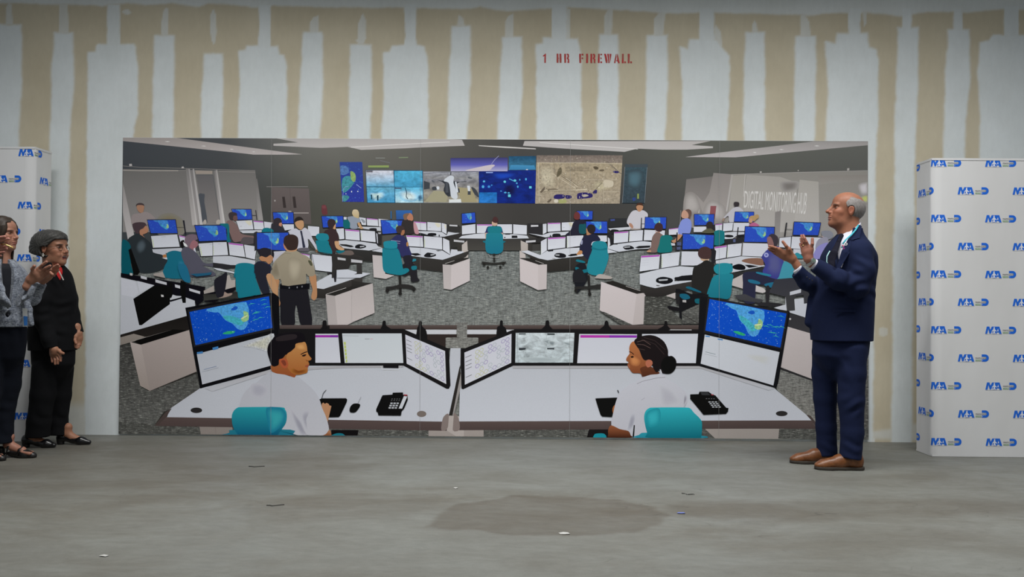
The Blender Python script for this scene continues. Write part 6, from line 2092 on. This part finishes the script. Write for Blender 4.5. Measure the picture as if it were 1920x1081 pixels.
    # glasses, earring, pearls, pin
    fr = mat('glasses_frame', (.05, .035, .03), .35); gl = thing('x', (0, 0, 0), 'x', 'x'); bpy.data.objects.remove(gl)
    R_ = np.array(w((1, 0, 0))) - np.array(w((0, 0, 0)))
    g0 = torus('glasses', w((.086, -.032, -.002)), .0200, .0013, [fr], root, tuple(R_), 26, .85)
    g1 = torus('glasses_rim', w((.086, .032, -.002)), .0200, .0013, [fr], None, tuple(R_), 26, .85); g1.parent = g0
    for s_ in (-1, 1):
        o = tube('glasses_temple', [w((.084, s_ * .052, .004)), w((.04, s_ * .074, .006)), w((-.01, s_ * .082, .008))], .0013, [fr], None); o.parent = g0
    o = tube('glasses_bridge', [w((.088, -.012, .002)), w((.092, 0, .005)), w((.088, .012, .002))], .0013, [fr], None); o.parent = g0
    pearl = mat('pearl', (.62, .60, .55), .25, .6)
    beads('earring', [w((-.004, -.087, -.040)), w((-.008, -.087, -.049)), w((.001, -.087, -.049)), w((-.004, -.087, -.056))], .0045 * sz, [pearl], root)
    beads('pearl_necklace', [M(106 + 12.5 * t, 499 + 25 * t, -.135 + .02 * t) for t in np.linspace(0, 1, 13)], .0052, [pearl], root)
    bm = bmesh.new()
    for k, (dx, dz) in enumerate(((0, 0), (.011, .003), (.005, -.010))):
        bmesh.ops.create_cube(bm, size=.012, matrix=Matrix.Translation(Vector(M(100, 514, -.165)) + Vector((dx, 0, dz))))
        for f in bm.faces[-6:]: f.material_index = k
    from_bm('lapel_pin', bm, [mat('pin_blue', (.05, .15, .45), .4), mat('pin_pale', (.5, .5, .6), .4), mat('pin_red', (.5, .05, .08), .4)], root)
    hand('hand', {'index': [M(111, 664, -.185), M(113.5, 670, -.195), M(113.5, 676, -.195)], 'middle': [M(107, 666, -.175), M(109, 674, -.19), M(108.5, 681, -.19)], 'ring': [M(102, 667, -.165), M(103.5, 675, -.18), M(103.5, 682, -.185)],
                  'little': [M(96.5, 665, -.155), M(97.5, 672, -.165), M(98, 678, -.17)], 'thumb': [M(110.5, 657, -.19), M(115, 661, -.205), M(118.5, 662, -.21)]}, M(101, 654, -.165), root, tone, .0098, .0022, .0145, sleeve_to=M(97, 645, -.165))
    hand('hand', {'index': [M(141, 638, .01), M(141, 645, .0), M(142, 651, .0)], 'middle': [M(144.5, 640, .02), M(144, 647, .01), M(144.5, 652, .005)], 'ring': [M(148.5, 639, .03), M(148, 646, .02), M(147.5, 651, .015)],
                  'little': [M(152, 636, .04), M(151.5, 642, .035), M(150.5, 647, .03)], 'thumb': [M(141.5, 630, .0), M(140.5, 637, -.01), M(142.5, 643, -.015)]}, M(147, 623, .03), root, tone, .0095, .0022, .0140, sleeve_to=M(144, 612, .03))
    pat = mat('black_patent_leather', (.006, .006, .007), .18, .6)
    for (heel, yy, ang) in ((M(57, 830)[0], -.60, .06), (M(103, 830)[0], -.465, .0)):
        a = Vector((heel, yy, 0)); x = Vector((math.cos(ang), -math.sin(ang), 0)); yv = Vector((0, 0, 1)).cross(x); Lg = .235
        def W(u, v, z): return tuple(a + x * (u * Lg) + yv * v + Vector((0, 0, z)))
        U = Sculpt(); U.ell(W(.02, 0, .060), (.034, .030, .034), .02); U.chain([(*W(.05, 0, .055), .030), (*W(.4, 0, .040), .026), (*W(.68, 0, .026), .033), (*W(.92, 0, .018), .018)], .02)
        U.cone(W(.0, 0, .03), W(.02, 0, .0), .027, .025, .01)
        D_ = Sculpt(); D_.cone(W(.10, 0, .095), W(.52, 0, .070), .030, .028, .01); sub(U, D_, .006, '-')
        U.half(W(.1, 0, .002), (0, 0, -1)); sh = U.mesh('shoe', .0034, [pat], root)
        F = Sculpt(); F.chain([(*W(.24, 0, .13), .032), (*W(.22, 0, .085), .029), (*W(.38, 0, .055), .026), (*W(.62, 0, .034), .026)], .02)
        F.mesh('foot', .0036, [SKIN], root, lambda P: np.tile(np.array((.34, .16, .095)), (len(P), 1)))
build_grey_woman()
# ================================================================= woman in the tweed jacket, cut by the left edge
def tweed():
    mt = mat('blue_white_tweed', rough=.85, spec=.15, sheen=.15); t = NT(mt)
    a = t.noise(t.coord((1, 1, 7)), 34, 4, .8); b = t.noise(t.coord((7, 7, 1)), 34, 4, .8); c = t.noise(t.coord(), 18, 3)
    f = t.math('ADD', t.rng(a, .42, .62, 0, .6), t.rng(b, .42, .62, 0, .5)); f = t.math('MULTIPLY', f, t.rng(c, .3, .7, .6, 1.25))
    t.base(t.mix(f, (.012, .022, .05), (.46, .50, .56))); t.bump(f, .4, .004); return mt
def build_tweed_woman():
    Y = -1.05; M, ring = frame(Y)
    root = thing('person', (M(8, 858)[0], Y, 0), 'brown-haired woman in blue and white tweed jacket, clapping, at the left edge', 'person')
    navy = cloth_mat('dark_trouser_cloth', (.0028, .0042, .009), (.0055, .0075, .014), 300, .92, .1, 0.0); tone = (.36, .175, .115); tw = tweed()
    T = Sculpt(); loft(T, [ring(590, -40, 46, 0, .14), ring(640, -42, 45, 0, .15), ring(670, -36, 42, 0, .12), ring(700, -20, 20, 0, .05)], .06)
    for pts, hem in (([(*M(-18, 660, -.08), .088), (*M(-22, 740, -.09), .078), (*M(-28, 800, -.1), .070), (*M(-30, 850, -.1), .080)], M(-30, 845, -.1)),
                     ([(*M(20, 655, .06), .090), (*M(13, 720, .05), .086), (*M(5, 780, .04), .070), (*M(1, 838, .04), .082)], M(2, 829, .04))):
        L = Sculpt(); L.chain(pts, .02); L.half(hem, (0, 0, -1)); sub(T, L, .02)
    T.post = folds([(M(20, 760, -.02), .08, (.8, 0, .5)), (M(5, 810, -.02), .05, (.9, 0, .3))], .005, 70); T.mesh('trousers', .0068, [navy], root)
    blk = cloth_mat('black_top_cloth', (.006, .007, .010), (.012, .013, .018), 300)
    S = Sculpt(); loft(S, [ring(600, -34, 40, 0, .12), ring(530, -26, 36, 0, .12), ring(502, -18, 30, 0, .11), ring(494, -10, 22, 0, .075)], .02); S.mesh('black_top', .0065, [blk], root)
    J = Sculpt(); loft(J, [ring(612, -40, 49, 0, .17), ring(575, -36, 46, 0, .165), ring(540, -32, 46, 0, .16), ring(520, -30, 45, 0, .175), ring(504, -24, 39, 0, .15), ring(494, -14, 30, 0, .10), ring(486, -8, 22, 0, .07)], .02, 2.3)
    N = Sculpt(); N.chain([(*M(-6, 515, -.13), .076), (*M(2, 548, -.19), .066), (*M(22, 560, -.22), .060), (*M(45, 545, -.23), .052), (*M(62, 522, -.22), .047)], .03); N.half(M(57, 528, -.22), (.72, 0, .70)); sub(J, N, .015)
    N = Sculpt(); N.chain([(*M(22, 520, .10), .066), (*M(45, 556, .06), .058), (*M(60, 558, .0), .050), (*M(80, 520, -.06), .043)], .03); N.half(M(76, 529, -.05), (.5, 0, .86)); sub(J, N, .012)
    J.chain([(*M(46, 555, -.06), .022), (*M(54, 580, -.07), .020), (*M(59, 607, -.07), .017)], .02)
    vneck(J, M(6, 510)[0], Y, .13, .15, .75, M(30, 600)[2], M(25, 492)[2], .34)
    J.post = folds([(M(20, 560, -.28), .06, (1, 0, .4)), (M(10, 590, -.16), .07, (.5, 0, 1)), (M(60, 550, -.04), .04, (.6, 0, 1)), (M(-5, 530, -.25), .06, (.2, 0, 1))], .006, 80)
    J.mesh('tweed_jacket', .0056, [tw], root)
    bm = bmesh.new()
    for k, (x0, y0, x1, y1) in enumerate(((42, 577, 51, 612), (44, 592, 51, 610))):
        q = [Vector(M(x0, y0, -.15 - .003 * k)), Vector(M(x1, y0 + 1, -.14 - .003 * k)), Vector(M(x1, y1, -.14 - .003 * k)), Vector(M(x0 + 1, y1, -.15 - .003 * k))]
        A = [bm.verts.new(p) for p in q]; B = [bm.verts.new(p + Vector((0, .002, 0))) for p in q]
        for f in ([A[::-1], B] + [[A[i], A[(i + 1) % 4], B[(i + 1) % 4], B[i]] for i in range(4)]):
            bm.faces.new(f).material_index = k
    from_bm('name_badge', bm, [mat('badge_white', (.6, .62, .62), .3), mat('badge_blue', (.03, .16, .48), .3)], root)
    h_, w, loc, sz = head(root, M(5, 438.5), 1, 0, tone, (.36, .12, .10), .98, M(2, 500), (.12, .08, .06), .050, False, 0.0, yaw=-4)
    G = Sculpt()
    def hair(P):
        q = loc(P); x, y, z = q[..., 0], q[..., 1], q[..., 2]; ay = np.abs(y)
        def E(cx, cz, rx, ry, rz): return ((np.abs((x - cx) / rx) ** 2.7 + np.abs(y / ry) ** 2.7 + np.abs((z - cz) / rz) ** 2.3 + 1e-9) ** (1 / 2.6) - 1) * min(rx, ry, rz)
        d = E(-.020, .030, .104, .086, .100)
        t = np.clip((.03 - z) / .25, 0, 1); cx = -.024 - .004 * t; rx = .090 - .020 * t
        dl = np.maximum(((np.abs((x - cx) / rx) ** 3 + np.abs(y / .090) ** 3 + 1e-9) ** (1 / 3) - 1) * .085, np.maximum(z - .05, -.215 + .02 * np.sin(x * 90) - z))
        h = np.maximum(.03 - np.abs(d - dl), 0) / .03; d = np.minimum(d, dl) - h * h * .0075
        d = d + .0010 * np.sin(x * 170 + 2 * np.sin(z * 14) + ay * 90)
        face = np.maximum(.062 - .10 * np.clip(-.06 - z, 0, .3) + .008 * np.sin(z * 40) - x, z - .080) * .9
        inner = np.maximum(.052 - np.sqrt(y * y + (x + .01) ** 2) * 0 - .052 + (ay - .058), z - .02) # the neck gap
        d = np.maximum(d, -face)
        d = np.maximum(d, -np.maximum(np.maximum(ay - .050, -.020 - x), z + .01))
        return d * sz
    G.add(hair, np.array(w((-.02, 0, -.05))) - .19, np.array(w((-.02, 0, -.05))) + .20)
    G.mesh('hair', .0036, [hair_mat('long_brown_hair', (.011, .0075, .0055), (.055, .036, .024), (1, 1, .08), 160)], root)
    Z = lambda u, v, dy: M(u / 6.36, 390 + v / 6.36, dy)
    hand('hand', {'index': [Z(455, 725, -.24), Z(510, 672, -.255), Z(555, 640, -.26)], 'middle': [Z(490, 750, -.235), Z(548, 712, -.25), Z(598, 688, -.255)], 'ring': [Z(505, 790, -.225), Z(560, 755, -.24), Z(605, 730, -.245)],
                  'little': [Z(500, 830, -.215), Z(550, 800, -.225), Z(590, 775, -.23)], 'thumb': [Z(395, 770, -.245), Z(385, 725, -.265), Z(410, 690, -.275)]}, Z(355, 860, -.22), root, tone, .0100, .0022, .0160, sleeve_to=Z(322, 935, -.22))
    hand('hand', {'index': [Z(600, 745, -.13), Z(650, 700, -.15), Z(690, 675, -.16)], 'middle': [Z(610, 770, -.12), Z(665, 735, -.14), Z(705, 695, -.15)], 'ring': [Z(610, 795, -.11), Z(660, 770, -.13), Z(695, 735, -.14)],
                  'little': [Z(595, 820, -.10), Z(640, 800, -.12), Z(665, 775, -.125)], 'thumb': [Z(560, 790, -.15), Z(590, 765, -.165), Z(625, 790, -.17)]}, Z(520, 850, -.06), root, tone, .0098, .0022, .0150, sleeve_to=Z(480, 890, -.05))
    sand = mat('black_sandal_leather', (.008, .007, .007), .4, .5)
    for (hx, yy, sc) in ((-24, -1.12, 1.0), (14, -1.0, 1.0)):
        a = Vector(M(hx, 850)); a.y = yy; a.z = 0; x = Vector((1, -.06, 0)).normalized(); yv = Vector((0, 0, 1)).cross(x); Lg = .235; a = a - x * .08
        def W(u, v, z): return tuple(a + x * (u * Lg) + yv * v + Vector((0, 0, z)))
        U = Sculpt(); U.chain([(*W(.0, 0, .062), .030), (*W(.35, 0, .036), .026), (*W(.75, 0, .016), .036), (*W(.98, 0, .012), .028)], .02)
        U.half(W(.4, 0, .052), (-.36, 0, .93)); 
        C2 = Sculpt(); C2.cone(W(.0, 0, .05), W(.02, 0, .0), .026, .022, .01); sub(U, C2, .01); U.half(W(.1, 0, .002), (0, 0, -1))
        sh = U.mesh('sandal', .0036, [sand], root)
        F = Sculpt(); F.chain([(*W(.27, 0, .14), .031), (*W(.22, 0, .092), .029), (*W(.40, 0, .068), .026), (*W(.66, 0, .046), .029)], .02)
        for k in range(5): F.cone(W(.72 + .01 * (2 - abs(k - 1)), -.024 + .0125 * k, .040), W(.98 - .025 * abs(k - 1.0), -.026 + .0135 * k, .032), .0092, .0088 if k else .0110, .004)
        F.mesh('foot', .0032, [SKIN], root, lambda P: np.tile(np.array((.34, .16, .11)), (len(P), 1)))
        for (u0, z0, rr) in ((.62, .050, .038), (.28, .070, .034)):
            o = tube('sandal_strap', [W(u0, -.040, .018), W(u0 + .03, -.034, z0 + .008), W(u0 + .03, 0, z0 + .028), W(u0 + .03, .034, z0 + .008), W(u0, .040, .018)], .011, [sand], None, 10, (0, 0, 1)); o.parent = sh
        o = tube('sandal_strap', [W(.04, -.036, .10), W(.25, -.022, .098), W(.30, 0, .098), W(.25, .022, .098), W(.04, .036, .10), W(-.12, 0, .10), W(.04, -.036, .10)], .006, [sand], None, 8, (0, 0, 1)); o.parent = sh
build_tweed_woman()

# ================================================================= the clapping person whose hands reach in at the left edge
def build_edge_person():
    Y = -1.75; M, ring = frame(Y)
    root = thing('person', (M(-150, 870)[0], Y, 0), 'pair of clapping hands with gold bracelet reaching in at the left edge', 'person')
    navy = cloth_mat('charcoal_cloth', (.012, .013, .018), (.02, .022, .028), 300, .8, .1); tone = (.42, .20, .155)
    T = Sculpt(); loft(T, [ring(620, -215, -105, 0, .15), ring(700, -212, -108, 0, .15)], .03)
    for cx, dy in ((-178, -.09), (-140, .09)):
        L = Sculpt(); L.chain([(*M(cx, 690, dy), .09), (*M(cx - 3, 800, dy), .075), (*M(cx - 5, 930, dy), .07)], .02); L.half((0, 0, .045), (0, 0, -1)); sub(T, L, .02)
    T.mesh('trousers', .009, [navy], root)
    J = Sculpt(); loft(J, [ring(650, -218, -102, 0, .18), ring(560, -212, -106, 0, .17), ring(500, -212, -104, 0, .18), ring(470, -200, -112, 0, .16), ring(452, -180, -132, 0, .08)], .02, 2.2)
    N = Sculpt(); N.chain([(*M(-150, 480, -.17), .07), (*M(-125, 560, -.21), .058), (*M(-70, 510, -.16), .046), (*M(-42, 480, -.1), .040)], .03); sub(J, N, .02)
    N = Sculpt(); N.chain([(*M(-150, 480, .15), .07), (*M(-122, 560, .15), .056), (*M(-70, 515, .04), .044), (*M(-40, 486, .0), .040)], .03); sub(J, N, .02)
    J.mesh('jacket', .008, [navy], root)
    h_, w, loc, sz = head(root, M(-150, 395), 1, 0, tone, (.36, .12, .10), 1.0, M(-155, 460), (.05, .04, .03), .052, False)
    G = Sculpt(); G.ell(w((-.03, 0, .038)), (.100, .088, .092), .01); F = Sculpt(); F.ell(w((.075, 0, -.03)), (.08, .1, .09), .01); sub(G, F, .01, '-'); G.mesh('hair', .006, [hair_mat('dark_hair', (.02, .015, .012), (.06, .045, .035))], root)
    hand('hand', {'index': [M(-13, 446, -.10), M(-1, 445, -.11), M(9, 443.5, -.11)], 'middle': [M(-12, 453, -.09), M(2, 451, -.10), M(16, 447.5, -.10)], 'ring': [M(-12, 460, -.08), M(2, 459, -.09), M(14, 455, -.09)],
                  'little': [M(-13, 468, -.07), M(-1, 468, -.075), M(10, 465, -.08)], 'thumb': [M(-22, 447, -.12), M(-15, 437, -.13), M(-6, 430, -.135)]}, M(-33, 470, -.10), root, tone, .0098, .0024, .0160, sleeve_to=M(-42, 480, -.1))
    hand('hand', {'index': [M(-14, 461, .0), M(0, 462, .0), M(12, 461, .0)], 'middle': [M(-14, 467, .0), M(0, 468, .0), M(12, 466, .0)], 'ring': [M(-14, 473, .01), M(-2, 474, .0), M(8, 472, .0)],
                  'little': [M(-15, 479, .01), M(-6, 480, .0), M(2, 479, .0)], 'thumb': [M(-22, 458, -.02), M(-14, 452, -.02), M(-6, 450, -.02)]}, M(-33, 482, .0), root, tone, .0096, .0024, .0150, sleeve_to=M(-42, 488, .0))
    gold = mat('bracelet_gold', (.85, .58, .22), .2, metal=1.0)
    tube('gold_bracelet', [M(2, 457, -.11), M(10, 458, -.112), M(17, 461, -.112), M(25, 464.5, -.11)], .0048, [gold], root)
    sh = mat('shoe_black', (.01, .01, .01), .4)
    for cx, dy in ((-178, -.09), (-140, .09)):
        p = M(cx, 900, dy); U = Sculpt(); U.chain([(p[0] - .03, p[1], .045, .04), (p[0] + .08, p[1], .035, .036), (p[0] + .17, p[1], .022, .03)], .02); U.half((0, 0, .001), (0, 0, -1)); U.mesh('shoe', .006, [sh], root)
build_edge_person()

# ================================================================= litter on the floor
def scrap(px, py, w, d, col, label, name='paper_scrap'):
    g = ground(px, py); bm = bmesh.new(); r = random.Random(int(px)); P = []
    for k in range(7):
        a = 2 * math.pi * k / 7; P.append((g.x + math.cos(a) * w * r.uniform(.7, 1.1) / 2, g.y + math.sin(a) * d * r.uniform(.7, 1.1) / 2))
    A = [bm.verts.new((x, y, .0012 + r.uniform(0, .004))) for x, y in P]; B = [bm.verts.new((v.co.x, v.co.y, v.co.z - .001)) for v in A]
    bm.faces.new(A); bm.faces.new(B[::-1])
    for i in range(7): bm.faces.new([A[i], B[i], B[(i + 1) % 7], A[(i + 1) % 7]])
    tag(from_bm(name, bm, [mat(name + str(px), hexc(col, 1.15), .7)]), label, 'debris')
scrap(1278, 962, .055, .03, '#6f7fc8', 'small blue scrap lying on the concrete, right of center', 'tape_scrap')
scrap(1059, 1000, .065, .035, '#c9c9c6', 'white scrap on the floor near the bottom center')
scrap(195, 1042, .045, .03, '#c4c4c0', 'white scrap on the floor at the bottom left')
scrap(855, 915, .03, .02, '#c4c4c0', 'tiny white scrap on the floor left of center')
def twig(px, py, L, ang, label):
    g = ground(px, py); c, s = math.cos(ang), math.sin(ang)
    o = tube('wire_offcut', [(g.x + (t - .5) * L * c + .008 * math.sin(t * 9), g.y + (t - .5) * L * s + .01 * math.cos(t * 7), .004) for t in np.linspace(0, 1, 8)], .0022, [mat('wire_dark', (.02, .018, .015), .6)], None)
    tag(o, label, 'debris')
twig(515, 948, .09, .2, 'thin dark wire offcut on the floor, lower left of center')
twig(480, 875, .10, .1, 'thin dark wire offcut on the floor below the left operator')
twig(1290, 927, .07, -.4, 'short dark twig on the floor below the right operator')
